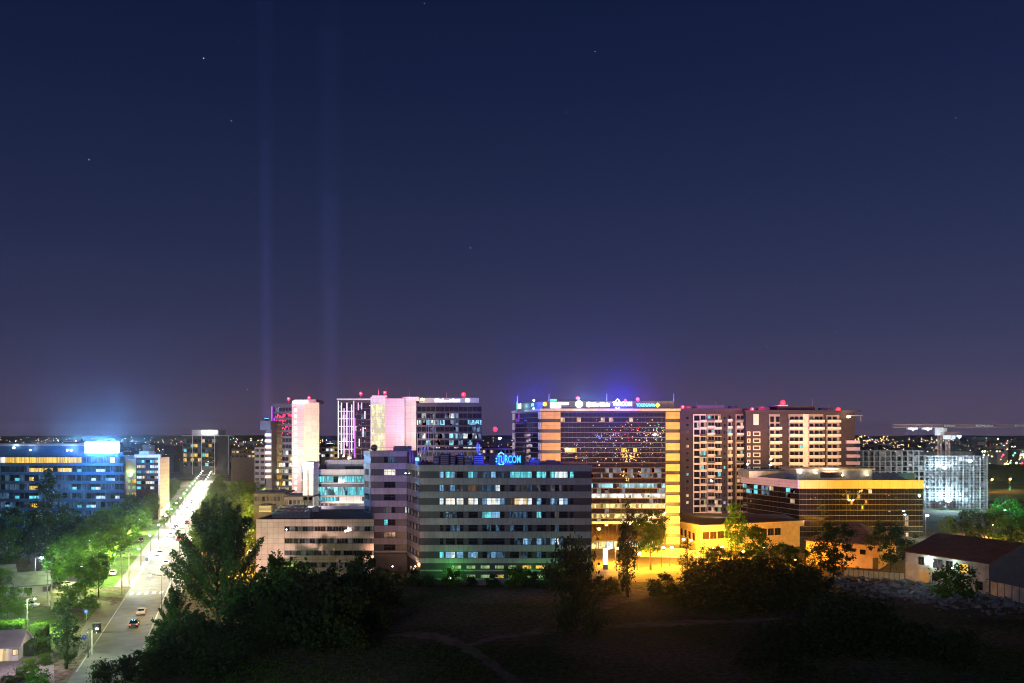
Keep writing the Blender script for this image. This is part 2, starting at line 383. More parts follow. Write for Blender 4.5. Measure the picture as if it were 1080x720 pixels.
# ------------------------------------------------------------------ boulevard
RD=Vector((-295/F0,1,0)).normalized(); RN=Vector((RD.y,-RD.x,0))       # direction towards the vanishing point; RN points right
RO=G(139,617)                                                           # a point on the left kerb line
def rd(t,off): return RO+RD*t+RN*off                                    # t metres along, off metres right of left kerb
RW=9.4
def road_poly(t0,t1,o0,o1,m,z,mb): mb.poly([(*rd(t0,o0).xy,z),(*rd(t0,o1).xy,z),(*rd(t1,o1).xy,z),(*rd(t1,o0).xy,z)],m)
mb=MB()
for t in range(-100,650,25): road_poly(t,t+25,0,RW,'asphalt',.012,mb)
struct(mb,'road')
mb=MB(); 
side0=G(140,629)
# side street and widened junction apron on the left
mb.poly([(*G(118,634).xy,.016),(*G(112,646).xy,.016),(*G(60,640).xy,.016),(*G(-40,628).xy,.016),(*G(-40,621).xy,.016),(*G(75,629).xy,.016)],'asphalt')
mb.poly([(*rd(-24,0).xy,.0165),(*rd(-68,.0).xy,.0165),(*G(82,692).xy,.0165),(*G(86,664).xy,.0165),(*G(97,646).xy,.0165)],'asphalt')
struct(mb,'side_road')
mb=MB()
for t in range(-8,620,12): road_poly(t,t+5,RW/2-.08,RW/2+.08,'paint_line',.020,mb)
for k in range(5): road_poly(-15,-11,.8+k*1.75,1.7+k*1.75,'paint_line',.021,mb)
road_poly(-90,-20,.25,.42,'paint_line',.022,mb); road_poly(-2,640,.25,.42,'paint_line',.022,mb)
struct(mb,'road_markings')
mb=MB()
def kerb_run(t0,t1,o0,o1,mb,m,z=.13):
    a,b,c,d=rd(t0,o0),rd(t0,o1),rd(t1,o1),rd(t1,o0)
    mb.hexa([(*a.xy,0),(*b.xy,0),(*c.xy,0),(*d.xy,0),(*a.xy,z),(*b.xy,z),(*c.xy,z),(*d.xy,z)],m)
kerb_run(-2,640,-.3,0,mb,'kerb'); kerb_run(-95,640,RW,RW+.3,mb,'kerb'); struct(mb,'kerb')
mb=MB(); kerb_run(-1.6,640,-4.2,-.3,mb,'paving',.115); kerb_run(-95,640,RW+.3,RW+3.8,mb,'paving',.115); struct(mb,'pavement')
mb=MB(); kerb_run(-2,330,-14.5,-4.25,mb,'lawn',.07); struct(mb,'lawn')
# traffic island of grass by the junction
mb=MB(); pts=[G(88,655),G(93,652),G(103,640),G(107,636),G(101,636),G(90,645)]
mb.prism([(p.x,p.y) for p in pts],0,.14,'lawn'); struct(mb,'grass_island')
# forecourt at the lower left
mb=MB(); mb.poly([(*G(-60,725).xy,.018),(*G(58,725).xy,.018),(*G(56,688).xy,.018),(*G(20,690).xy,.018),(*G(-60,693).xy,.018)],'paving'); struct(mb,'forecourt')
mb=MB(); mb.poly([(*G(-40,690).xy,.026),(*G(50,692).xy,.026),(*G(84,650).xy,.026),(*G(66,640).xy,.026),(*G(-60,640).xy,.026)],'lawn'); struct(mb,'garden_lawn')
mb=MB(); mb.poly([(*G(55,625).xy,.020),(*G(80,624).xy,.020),(*G(80,612).xy,.020),(*G(52,612).xy,.020)],'paving'); struct(mb,'parking_court')
# plaza under the sodium lamps
mb=MB(); mb.poly([(*G(628,613).xy,.011),(*G(742,613).xy,.011),(*G(860,596).xy,.011),(*G(880,566).xy,.011),(*G(628,572).xy,.011)],'plaza_ground'); struct(mb,'plaza')
mb=MB(); mb.poly([(*G(855,606).xy,.012),(*G(960,614).xy,.012),(*G(1100,640).xy,.012),(*G(1100,575).xy,.012),(*G(855,575).xy,.012)],'plaza_ground'); struct(mb,'yard')

# ================================================================== BUILDINGS
rnd=random.Random(3)
# ------------------------------------------------------------------ striped office in the middle
def striped_office():
    b=Bld('office_building','grey striped office block with teal lit window rows and a blue rooftop sign','office building',530,245)
    s=245/F0
    L0=(X_(384,268),268); L1=(X_(391,261),261); L2=(X_(429.5,261),261); L3=(X_(443,245),245); L4=(X_(624,245),245)
    zt=Z_(491,245); zl=Z_(476.3,261)
    ck=[29.0-3.69*k for k in range(-1,7)]                     # window band centres, the first only on the left block
    fm=Face(L3,L4); fa=Face(L2,L3); fl=Face(L1,L2); fs=Face(L0,L1)
    w=MB()
    w.prism([L1,L2,(L2[0],292),(L0[0],292),L0],0,zl,'clad_dark','roof_dark')
    w.prism([(L2[0]+.03,L2[1]),L3,L4,(L4[0]+1.2,285),(L2[0]+.03,285)],0,zt,'clad_dark','roof_dark'); b.part(w,'wall')
    def band(faces,z0,z1):
        mb=MB()
        for f in faces: f.box(mb,0,f.w,z0,z1,.003,.16,'clad_grey')
        b.part(mb,'cladding_band')
    band([fl,fs],ck[0]+.95,zl+.35)
    band([fl,fs],ck[1]+.95,ck[0]-.95)
    band([fm,fa],ck[1]+.95,zt+.35)
    for k in range(1,7): band([fm,fa,fl,fs],ck[k+1]+.95,ck[k]-.95)
    band([fm,fa],4.6,ck[7]-.95)
    band([fl,fs],5.4,ck[7]-.95)
    mb=MB(); fl.box(mb,0,fl.w,4.2,5.3,.05,1.6,'metal_dark'); b.part(mb,'canopy')
    mb=MB(); fm.box(mb,0,fm.w,2.35,2.75,.004,.14,'clad_grey'); fm.box(mb,0,fm.w,0,.3,.004,.1,'concrete'); b.part(mb,'plinth')
    U=lambda px:(px-443)*s
    G_=[[463.7,467.8],[470,475,480],[481.6,485.2,488.8],[494,499,504],[508.6,513.3,518,522.7,527.4,532.2],[538,542.6,547.2,551.8,556.4,561],[566,571,576],[580.5,585,589.5,594,598.7],[601,605]]
    T,Bl,Bd,Wh,Cw,Wa,Wd,D,Pa='lit_teal','lit_blue','lit_blue_dim','lit_white','lit_coolwhite','lit_warm','lit_warm_dim','glass_dark','lit_pale'
    rows=[[[Bl],[T,Bl],[D,D],[T,Bd],[Bd,Bd,Bl,Bd,Bd],[T,T,T,T,T],[T,T],[T,Cw,Cw,Cw],[T]],
          [[Bl],[Pa,Bl],[Pa,Pa],[Wd,Wd],[Bd,Bd,Bd,Cw,D],[D,Pa,Pa,Pa,Bd],[Pa,D],[Pa,D,Pa,D],[D]],
          [[Cw],[Wh,Wh],[Cw,Wh],[Wh,Cw],[Bl,Cw,Wh,Cw,Bl],[Wd,Wa,Wh,Wa,Cw],[Bl,D],[Bl,Bd,Cw,Bl],[D]],
          [[D],[Bd,Bd],[D,D],[D,D],[T,T,Bl,Bl,D],[Bd,Bd,Bd,Bd,D],[T,D],[D,Pa,D,D],[D]],
          [[D],[D,Bd],[Bd,D],[D,D],[D,Bd,D,Bd,D],[Bd,D,D,Bd,D],[D,D],[D,Bd,D,D],[D]],
          [[D],[D,D],[D,D],[D,D],[D,D,D,D,D],[D,Bd,Bd,Bl,Bd],[Bl,Bd],[Bl,Cw,Bd,D],[D]],
          [[T],[Bl,Cw],[Bl,Bl],[Bl,Bl],[D,Bd,Bl,Bd,Bd],[D,D,Pa,Bd,D],[Bd,D],[D,D,D,D],[D]]]
    for k,row in enumerate(rows):
        z=ck[k+1]
        for g,st in zip(G_,row):
            for a,c,m in zip(g,g[1:],st): b.win(fm,U(a),U(c),z-.86,z+.86,m,3 if m[0]=='l' else 1,trans=True)
    for i,px in enumerate([477,492,507,522,536,551,565]):
        for z,h in ((3.5,.45),(.95,.45)):
            b.win(fm,U(px),U(px+9.4),z-h,z+h,'lit_green' if rnd.random()<.8 else 'lit_yellow',2,mull=2,o=.06)
    for k,z in enumerate(ck[0:8]):
        for j,px in enumerate((405,409,413)):
            u=(px-391)*261/F0
            m='glass_dark'
            if k==1: m='lit_white'
            if k==0: m='lit_blue_dim' if j!=0 else 'glass_dark'
            if k==5 and j==0: m='lit_teal'
            if k==4 and j<2: m='lit_pale'
            b.win(fl,u,u+1.12,z-.86,z+.86,m,2,trans=True)
    b.win(fl,(427.3-391)*261/F0,(428.8-391)*261/F0,ck[4]-.86,ck[4]+.86,'lit_coolwhite',3)
    for k,z in enumerate(ck[1:8]):
        for j in range(4):
            b.win(fa,1.2+j*4.2,3.6+j*4.2,z-.86,z+.86,'lit_pale' if (k+j)%3 else 'lit_warm_dim',1)
        b.win(fs,1.5,5.5,z-.86,z+.86,'lit_warm_dim' if k in (0,1) else 'glass_dark',1,mull=2)
    # entrance at the foot of the left block
    for px in (433,436,439): 
        u=(px-429.5)/13.5*fa.w; b.win(fa,u,u+2.2,.35,2.2,'lit_warm',3)
    # roof plant belonging to the block
    mb=MB(); mb.pbox(415,470,431,476,268,0,8,'clad_grey'); b.part(mb,'penthouse')
    mb=MB()
    for a,c in ((0,fl.w),):
        for i in range(14):
            u=i*fl.w/13; p=fl.pt(u,zl+.35,-.4); mb.tube(p,(p[0],p[1],p[2]+1.1),.035,.035,'metal_grey',5)
        p=fl.pt(0,zl+1.45,-.4); q=fl.pt(fl.w,zl+1.45,-.4); mb.tube(p,q,.04,.04,'metal_grey',5)
    b.part(mb,'roof_railing')
    b.done(); return b
A=striped_office()
def roofbox(name,label,cat,px0,py0,px1,py1,Y,depth,m='metal_dark',detail=True,group=None):
    c=(X_((px0+px1)/2,Y),Y,Z_(py1,Y)); t=thing(name,label,cat,c,group)
    mb=MB(); mb.pbox(px0,py0,px1,py1,Y,0,depth,m); mb.build('casing',t)
    if detail:
        mb=MB(); w=X_(px1,Y)-X_(px0,Y); h=Z_(py0,Y)-Z_(py1,Y); x=X_(px0,Y)
        for i in range(5): mb.box(x+w*.08,x+w*.92,Y-.06,Y-.003,Z_(py1,Y)+h*(.12+.17*i),Z_(py1,Y)+h*(.12+.17*i)+h*.07,'metal_grey')
        mb.build('louvre',t)
        mb=MB(); mb.tube((x+w*.5,Y+depth*.5,Z_(py0,Y)),(x+w*.5,Y+depth*.5,Z_(py0,Y)+.35),min(w,depth)*.3,min(w,depth)*.3,'metal_grey',12); mb.build('fan_cowl',t)
    return t
rb=[(457,481,463,490.5,262,'dark low roof cabinet left in the plant row on the striped office'),(464,478,474,490.5,260,'widest brown roof plant box on the striped office'),
    (475,480,480,490.5,258,'narrow roof plant box right of the widest one on the striped office'),(481,479,489,490.5,261,'tall roof plant box in the middle of the striped office roof'),
    (490,482,497,490.5,259,'low roof plant box beside the tall one on the striped office'),(499,479,510,490.5,262,'roof plant box just left of the blue sign'),
    (558,484,570,491,264,'roof plant box to the right of the blue sign'),(573,486,590,491,266,'long low roof plant box at the right of the striped office roof')]
for a,c,d,e,Y,l in rb: roofbox('roof_plant',l,'roof plant',a,c,d,e,Y,5,'render_brown' if 'brown' in l else 'metal_dark',group='plant boxes on the striped office roof')
def rooftop_sign():
    Y=256; t=thing('rooftop_sign','blue glowing lettered sign board on the striped office roof','sign',(X_(535,Y),Y,Z_(491,245)))
    mb=MB(); mb.pbox(516,479.5,554,490.2,Y,0,.5,'metal_dark'); mb.build('board',t)
    mb=MB(); mb.pbox(523,479.8,541,490,Y,.05,-.004,'panel_blue'); mb.build('light_panel',t)
    for px in (518,530,542,552): 
        mb=MB(); mb.tube((X_(px,Y),Y+3,Z_(491,245)),(X_(px,Y),Y+.6,Z_(481,Y)),.08,.08,'metal_grey',6); mb.build('strut',t)
    lettering('TURCOM',(X_(537,Y),Y-.2,Z_(484,Y)),3.0,'sign_azure',t,X_(549.5,Y)-X_(525,Y),.04)
    for py,sg in ((477.6,1),(489,-1)):
        mb=MB(); c=P(528.6,py,Y-.2)
        for q in (-1,1): mb.tube(c+Vector((q*.85,0,-sg*.3)),c+Vector((0,0,sg*.35)),.16,.16,'sign_cyan',6)
        mb.build('chevron',t)
    for q in (483,486): 
        mb=MB(); mb.ball(P(523.6,q,Y-.15),.22,'sign_cyan',8,6); mb.build('dot',t)
    lamp(P(530,485,Y-5),(.05,.15,1),900,t,radius=1); lamp(P(532,479,Y+3),(.02,.06,1),22000,t,radius=.6)  # second lamp is added behind the board for its blue halo
rooftop_sign()
def antenna(px,py0,py1,Y,label,r=.14,m='metal_white',panels=0,lampm=None):
    b0=P(px,py1,Y); b1=P(px,py0,Y); t=thing('antenna_mast',label,'antenna',b0,'antenna masts on the middle rooftops')
    mb=MB(); mb.tube(b0,b1,r,r*.5,m,6); mb.build('mast',t)
    for k in range(panels):
        mb=MB(); a=2.1*k; c=b1+Vector((math.cos(a)*.5,math.sin(a)*.5,-1.6)); mb.box(c.x-.14,c.x+.14,c.y-.08,c.y+.08,c.z-1,c.z+1,'metal_white'); mb.build('panel_antenna',t)
antenna(440.4,456,491,262,'tall white mast above the small blue lit box on the roof',.16)
antenna(446,469,491,264,'short white antenna mast right of the tall one beside blue box',.2,panels=3)
antenna(449,465,491,266,'antenna mast with white panels in front of the dark glass tower',.16,panels=2)
antenna(457.5,448,478,300,'highest white antenna mast before the dark glass tower',.18,panels=3)
antenna(452,440,478,302,'thin mast in front of dark glass tower left edge',.12)
antenna(504,466,490,268,'pale antenna mast at the right end of roof plant',.22,panels=3)
def bluebox():
    Y=259; t=thing('plant_cabin','small rooftop cabin glowing blue at the foot of a white mast','cabin',P(440,491,Y))
    mb=MB(); mb.pbox(436.8,481,443.4,491,Y,0,2,'metal_dark'); mb.build('casing',t)
    mb=MB(); mb.pbox(438.2,482,442,485.6,Y,.06,-.004,'sign_cyan'); mb.build('lit_panel',t)
    mb=MB(); mb.pbox(438.2,486.6,440.2,489.5,Y,.06,-.004,'sign_bluelit'); mb.build('lit_panel',t)
    lamp(P(436,482,Y-4),(.2,.12,1),1400,t,radius=1)
    mb=MB(); Y=258; t=thing('flue_stack','black flue stack rising beside the blue cabin','flue',P(434,491,Y)); mb.pbox(431.4,473.5,433.6,491,Y,0,1.2,'metal_dark'); mb.pbox(434.1,474.5,436,491,Y+.2,0,1.2,'metal_dark'); mb.build('flue',t)
bluebox()
def dish():
    Y=264; c=P(394.5,471.5,Y); t=thing('satellite_dish','dark round satellite dish on left block roof edge','satellite dish',P(394.5,476.3,Y))
    mb=MB(); mb.tube(c+Vector((0,.5,0)),c+Vector((0,.2,0)),.5,1.0,'metal_dark',16); mb.build('reflector',t)
    mb=MB(); mb.tube(P(394.5,476.3,Y)+Vector((0,.4,0)),c+Vector((0,.4,0)),.09,.09,'metal_dark',6); mb.build('post',t)
dish()
flood(441.3,497.5,251.5,'bluish white wall light on the angled corner of the striped office','bulb_cool',.38,260,(.5,.8,1),mast=.4,loc=None)
flood(427.8,498.5,260.3,'small lamp on the facade right of the bright left windows','bulb_cool',.2,0,mast=.3)

# ------------------------------------------------------------------ beige low office at left
def beige_office():
    b=Bld('office_building','beige office wing with long dark window bands and plant on its flat roof','office building',330,235)
    p0=(X_(270.5,235),235); p1=(X_(394.3,235),235); zt=Z_(547,235); s=235/F0
    w=MB(); w.prism([p0,p1,(X_(393.6,276),276),(p0[0]+.5,276)],0,zt-.7,'clad_dark','roof_dark'); b.part(w,'wall')
    f=Face(p0,p1); U=lambda px:(px-270.5)*s
    bands=[Z_(y,235) for y in (557,569.7,582.4,595,607.7)]; h=.68
    mb=MB(); f.box(mb,0,U(300),0,zt,.003,.2,'clad_beige'); b.part(mb,'side_wall')
    edges=[zt]+[z for c in bands for z in (c+h,c-h)]+[0]
    for a,c in zip(edges[::2],edges[1::2]):
        if a-c>.1: mb=MB(); f.box(mb,U(300)+.003,f.w,c,a,.003,.2,'clad_beige'); b.part(mb,'cladding_band')
    mb=MB()                                     # parapet upstand round the roof
    mb.box(p0[0],p1[0],235.01,235.4,zt-.69,zt+.05,'clad_dark'); mb.box(p0[0]+.5,X_(393,276),275,276,zt-.69,zt+.3,'clad_white')
    mb.box(p0[0],p0[0]+.5,235.41,274.9,zt-.69,zt+.05,'clad_dark'); mb.hexa([(p1[0]-.5,235.41,zt-.69),(p1[0]-.02,235.41,zt-.69),(X_(393.6,274.9)-.02,274.9,zt-.69),(X_(393.6,274.9)-.5,274.9,zt-.69),(p1[0]-.5,235.41,zt+.05),(p1[0]-.02,235.41,zt+.05),(X_(393.6,274.9)-.02,274.9,zt+.05),(X_(393.6,274.9)-.5,274.9,zt+.05)],'clad_dark'); b.part(mb,'parapet')
    for z in bands:
        x=300.5
        while x<393:
            wd=rnd.choice((3.2,4.4,5.6,5.6)); wd=min(wd,393.8-x)
            if wd>2:
                m=rnd.choice(('glass_dark','glass_dark','glass_dark','lit_pale','lit_pale','glass_brown'))
                b.win(f,U(x),U(x+wd),z-h+.03,z+h-.03,m,1,mull=2 if wd>4 else 1)
            x+=wd+rnd.choice((.2,.2,1.6))
    b.done()
    zr=zt-.7
    for k,(x0,x1,Y,l) in enumerate([(287,327,243,'front chiller row'),(290,326,252,'middle chiller row'),(294,322,262,'rear chiller row')]):
        t=thing('chiller',['nearest','middle','farthest'][k]+' of three grey chiller units lined up on the beige office roof','roof plant',(X_((x0+x1)/2,Y),Y,zr),'chillers on the beige office roof')
        mb=MB(); mb.box(X_(x0,Y),X_(x1,Y),Y,Y+3.2,zr+.3,zr+2.0,'chiller'); mb.build('casing',t)
        mb=MB()
        for i in range(6):
            x=X_(x0,Y)+(i+.5)*(X_(x1,Y)-X_(x0,Y))/6; mb.tube((x,Y+1.6,zr+2.0),(x,Y+1.6,zr+2.3),.6,.6,'metal_grey',12)
        mb.build('fan_cowl',t)
        mb=MB()
        for i in range(4):
            x=X_(x0,Y)+(i+.1)*(X_(x1,Y)-X_(x0,Y))/3.3; mb.box(x,x+.3,Y+.2,Y+3,zr,zr+.3,'metal_dark')
        mb.build('foot',t)
    roofbox('roof_plant','dark plant box at the back left of the beige office roof','roof plant',272,532,287,540,268,5,'metal_dark')
    roofbox('roof_plant','pale plant box beside the pipes at the right of the beige roof','roof plant',328,535,336,542,266,4,'metal_grey')
beige_office()

# ------------------------------------------------------------------ white and teal office behind it
def teal_office():
    Y=300; s=Y/F0
    b=Bld('office_building','white banded office with teal glass floors and a set back white penthouse','office building',358,Y)
    f=b.face(331.5,Y,388,Y); U=lambda px:(px-331.5)*s; z=lambda py:Z_(py,Y)
    fl=b.face(318,Y+22,331.5,Y)
    w=MB(); w.prism([f.pt(0,0,0)[:2],f.pt(f.w,0,0)[:2],(X_(388,Y),Y+30),fl.pt(0,0,0)[:2]],0,z(495),'clad_dark','roof_dark'); b.part(w,'wall')
    for a,c,m,o in ((494.3,499.8,'clad_white',.5),(508.3,509.6,'clad_white',.25),(521.8,523,'clad_white',.2),(528,530,'clad_white',.25)):
        mb=MB(); f.box(mb,0,f.w,z(c),z(a),.003,o,m); fl.box(mb,0,fl.w,z(c),z(a),.003,o,m); b.part(mb,'cladding_band')
    mb=MB(); f.box(mb,U(358),U(382),z(527.9),z(523.1),.003,.22,'clad_white'); b.part(mb,'white_panel')
    mb=MB(); mb.pbox(343,484.6,392,494.5,Y+9,0,12,'clad_white'); b.part(mb,'penthouse')
    mb=MB(); mb.pbox(364,491,386,494,Y+8.9,.0,-.05,'clad_dark'); mb.pbox(337,489,343,494.6,Y+8,0,9,'clad_dark'); b.part(mb,'louvre')
    x=332.5
    while x<386:
        wd=4.6
        b.win(f,U(x),U(x+wd),z(508),z(501.6),'lit_teal' if rnd.random()<.85 else 'glass_teal',2,mull=2)
        b.win(f,U(x),U(x+wd),z(521.6),z(512.8),'lit_teal' if rnd.random()<.7 else 'lit_office_cyan',2,mull=2)
        if x<356: b.win(f,U(x),U(x+wd),z(527.8),z(523.4),'lit_teal',1)
        x+=wd+.25
    for px,m in ((340,'glass_dark'),(346,'lit_warm_dim'),(352,'glass_dark'),(360,'lit_warm_dim'),(368,'glass_dark'),(374,'lit_pale')):
        b.win(f,U(px),U(px+4.5),z(542),z(533),m,1)
    mb=MB()
    for px in (337,341.5,346): f.box(mb,U(px),U(px)+.5,0,z(530.1),.2,.7,'metal_grey')
    b.part(mb,'column')
    b.done()
    t=thing('stair_tower','slim pale stair tower lit from the top at the left of the teal office','tower',(X_(325,290),290,0))
    mb=MB(); mb.box(X_(319.5,290),X_(330.5,290),290,298,0,Z_(488,290),'clad_white'); mb.build('shaft',t)
    mb=MB(); mb.box(X_(319.5,290)-.15,X_(330.5,290)+.15,289.8,298.2,Z_(488,290),Z_(486.6,290),'metal_grey'); mb.build('cap',t)
    mb=MB(); mb.box(X_(324.4,290),X_(325.4,290),289.94,289.997,3,Z_(490,290),'metal_dark'); mb.build('slot',t)
    for i,(px,py) in enumerate(((355,534.5),(364.5,534.5),(379.5,537))):
        flood(px,py,298.6,['dim warm wall lamp at the base of the teal office, leftmost','warm wall lamp in the middle of the teal office base','bright white wall lamp at the right of the teal office base'][i],'bulb_warm' if i<2 else 'bulb_white',.3 if i<2 else .45,220 if i<2 else 500,(1,.8,.5),mast=.3,group='wall lamps under the teal office')
    flood(324.5,492,288,'white bluish lamp at the top of the slim stair tower','bulb_white',.7,900,(.8,.85,1),mast=.6)
teal_office()

# ------------------------------------------------------------------ far tower at left, pink end wall and glass
def pink_tower():
    Y=480; s=Y/F0; z=lambda py:Z_(py,Y)
    b=Bld('tower_block','tall tower with blank pale pink end wall, red glass and purple light strips','tower',312,Y)
    f=b.face(287,Y,338,Y); U=lambda px:(px-287)*s
    w=MB(); w.skew(X_(287,Y),X_(308,Y),Y,Y+24,0,z(425),'clad_dark'); b.part(w,'wall')
    w=MB(); w.skew(X_(308.05,Y),X_(321,Y),Y-.6,Y+23,0,z(423.5),'clad_pink'); b.part(w,'stair_core')
    w=MB(); w.skew(X_(321.05,Y),X_(337.3,Y),Y-1.5,Y+22,0,z(424),'clad_cream'); b.part(w,'end_wall')
    w=MB(); w.box(X_(310,Y),X_(333,Y),Y+1,Y+20,z(424)+.02,z(420.5),'metal_grey'); b.part(w,'roof_screen')
    py=427; i=0
    while py<516:
        mb=MB(); f.box(mb,.1,U(308)-.1,z(py+1.9),z(py),.004,.12,'clad_dark'); b.part(mb,'spandrel')
        for j in range(6):
            r=rnd.random(); m='glass_curtain'
            if py>470: m='lit_office_white' if r<.25 else 'lit_office_dim' if r<.5 else 'lit_office_yellow' if r<.58 else m
            elif r<.08: m='lit_office_dim'
            b.win(f,.2+j*1.75,.2+j*1.75+1.7,z(py+6.3),z(py+2.0),m,1,o=.03)
        py+=6.5; i+=1
    fs=Face((X_(308.05,Y),Y-.6),(X_(321,Y),Y-.6))
    for i in range(14):
        zz=z(432+i*6.35); mb=MB(); fs.box(mb,1.5,2.6,zz-.8,zz+.8,.0,.1,'sign_lamp_white'); b.part(mb,'stair_lamp')
    for px,a,c in ((287.2,428,505),(289.6,440,504),(285.2,462,500)):
        mb=MB(); mb.box(X_(px,Y)-.18,X_(px,Y)+.18,Y-1.2,Y-.65,z(c),z(a),'led_purple'); b.part(mb,'light_strip')
    b.done()
    mb=MB()
    for k in range(11):
        x=X_(309.5+k*1.5,Y); mb.box(x,x+rnd.uniform(.35,.6),Y-1.9,Y-1.55,z(424.4)+.0,z(421.8)+rnd.uniform(-.3,.3),'sign_lamp_white')
    t=thing('rooftop_sign','bright white lit sign along the pink tower roof edge','sign',(X_(318,Y),Y-1.6,z(424))); mb.build('lit_letters',t)
    # stepped annexe with balconies
    b=Bld('annexe_building','narrow balconied annexe stepped against the left of pink tower','building',282,Y)
    Y2=470
    w=MB(); w.box(X_(280.5,Y2),X_(286.6,Y2),Y2,Y2+14,0,Z_(453.2,Y2),'clad_dark'); b.part(w,'wall')
    for k in range(8):
        zz=Z_(456.5+k*6.3,Y2); mb=MB(); mb.box(X_(280,Y2),X_(286.4,Y2),Y2-1.3,Y2-.003,zz-1.5,zz,'clad_white'); b.part(mb,'balcony')
    mb=MB(); mb.box(X_(275.6,Y2),X_(286.5,Y2),Y2-2,Y2+10,Z_(453,Y2),Z_(443,Y2),'clad_dark'); b.part(mb,'roof_box')
    b.done()
pink_tower()
beacon(304.3,420,482,'on the left corner of the pink end wall tower'); beacon(326,419,482,'on the right of pink end wall tower roof')

# ------------------------------------------------------------------ twin towers
def twin_tower():
    Y=430; s=Y/F0; z=lambda py:Z_(py,Y)
    b=Bld('tower_block','glass tower with white and pink light strips, lit yellow stairwell and pink blank walls','tower',398,Y)
    w=MB(); w.box(X_(356,Y),X_(391,Y),Y,Y+25,0,z(421),'clad_dark'); b.part(w,'wall')
    w=MB(); w.box(X_(391.05,Y),X_(407,Y),Y-.8,Y+24,0,z(418),'clad_white'); b.part(w,'stair_core')
    w=MB(); w.skew(X_(407.05,Y),X_(427,Y),Y-2,Y+26,0,z(419.6),'clad_pink'); b.part(w,'end_wall')
    f=b.face(356,Y,391,Y); U=lambda px:(px-356)*s
    for r in range(12):
        py=424+6*r
        for j in range(7):
            q=rnd.random(); m='glass_curtain' if q<.75 else 'lit_office_dim' if q<.95 else 'lit_office_white'
            b.win(f,.2+j*2.27,.2+j*2.27+2.2,z(py+5.6),z(py+.5),m,1)
    for px,a,c,m in ((357,422,482,'led_white'),(360.2,424,478,'led_white'),(363,430,480,'led_pink'),(366,424,470,'led_white'),(368.6,434,482,'led_purple'),(371,426,476,'led_white'),(373.2,422,462,'led_pink'),(374.4,440,482,'led_purple'),(378,424,432,'led_pink'),(381.5,424,431,'led_pink'),(385,433,441,'led_white'),(383,450,460,'led_white'),(379,462,470,'led_white')):
        mb=MB(); mb.box(X_(px,Y)-.22,X_(px,Y)+.22,Y-.5,Y-.12,z(c),z(a),m); b.part(mb,'light_strip')
    for py in (433,441,449,457,465,473):
        mb=MB(); mb.box(X_(357,Y),X_(373,Y),Y-.4,Y-.15,z(py)-.14,z(py)+.14,'led_white'); b.part(mb,'light_strip')
    mb=MB(); mb.box(X_(356,Y)-.3,X_(391,Y),Y-.5,Y-.003,z(421.2),z(419.6),'clad_white'); b.part(mb,'cornice')
    mb=MB(); mb.box(X_(393,Y),X_(409,Y),Y-2.4,Y-.9,z(418.4),z(416.6),'clad_white'); b.part(mb,'canopy')
    fs=Face((X_(391.05,Y),Y-.8),(X_(407,Y),Y-.8))
    for r in range(9):
        for j in range(3): b.win(fs,.35+j*2.2,.35+j*2.2+2.15,z(431.8+6.4*r),z(425.8+6.4*r),'lit_stair',3,frame='frame_white')
    b.done()
    Y=438; z=lambda py:Z_(py,Y); s=Y/F0
    b=Bld('tower_block','dark glass tower with scattered blue lit offices and a white end wall','tower',472,Y)
    w=MB(); w.skew(X_(439.5,Y),X_(508,Y),Y,Y+28,0,z(424.2),'clad_dark'); b.part(w,'wall')
    w=MB(); w.box(X_(427.2,Y),X_(439.4,Y),Y-3,Y+26,0,z(422.5),'clad_cream'); b.part(w,'end_wall')
    w=MB(); w.box(X_(425,Y),X_(442,Y),Y-4,Y+20,z(422.3),z(418.2),'clad_white'); b.part(w,'roof_box')
    w=MB(); w.box(X_(442.1,Y),X_(505,Y),Y-.8,Y+3,z(424.1),z(419),'metal_grey'); b.part(w,'roof_screen')
    f=b.face(439.5,Y,508,Y)
    for r in range(9):
        py=428+7.1*r
        mb=MB(); f.box(mb,0,f.w,z(py),z(py-1.5),.003,.15,'clad_dark'); b.part(mb,'spandrel')
        for j in range(14):
            q=rnd.random(); lv=(.06,.25,.75,.35,.8,.5,.6,.5,.4)[r]
            m='glass_dark' if q>lv else rnd.choice(('lit_office_cyan','lit_office_dim','lit_office_dim','lit_office_white')) 
            b.win(f,.15+j*2.28,.15+j*2.28+2.2,z(py+5.3),z(py+.1),m,2 if m[0]=='l' else 1)
    b.done()
    mb=MB()
    for k in range(17):
        x=X_(459+k*1.55,Y); mb.box(x,x+rnd.uniform(.3,.6),Y-1.3,Y-.85,z(423.2),z(420.6)+rnd.uniform(-.5,.4),'sign_lamp_white')
    t=thing('rooftop_sign','white lit sign along dark glass tower roof','sign',(X_(472,Y),Y-1,z(424))); mb.build('lit_letters',t)
twin_tower()
beacon(380.5,414.5,432,'on the left glass tower roof edge'); beacon(406,413.5,432,'above the yellow lit stairwell',1.4); beacon(489,415.5,440,'between white floods on dark glass tower roof',1.6,.7)
flood(445.5,420.5,435,'glaring white floodlight at the left end of the dark glass tower roof','bulb_warm',1.0,0,mast=1)
flood(493,421.3,435,'glaring white floodlight at the right end of the dark glass tower roof','bulb_white',1.1,0,mast=1)

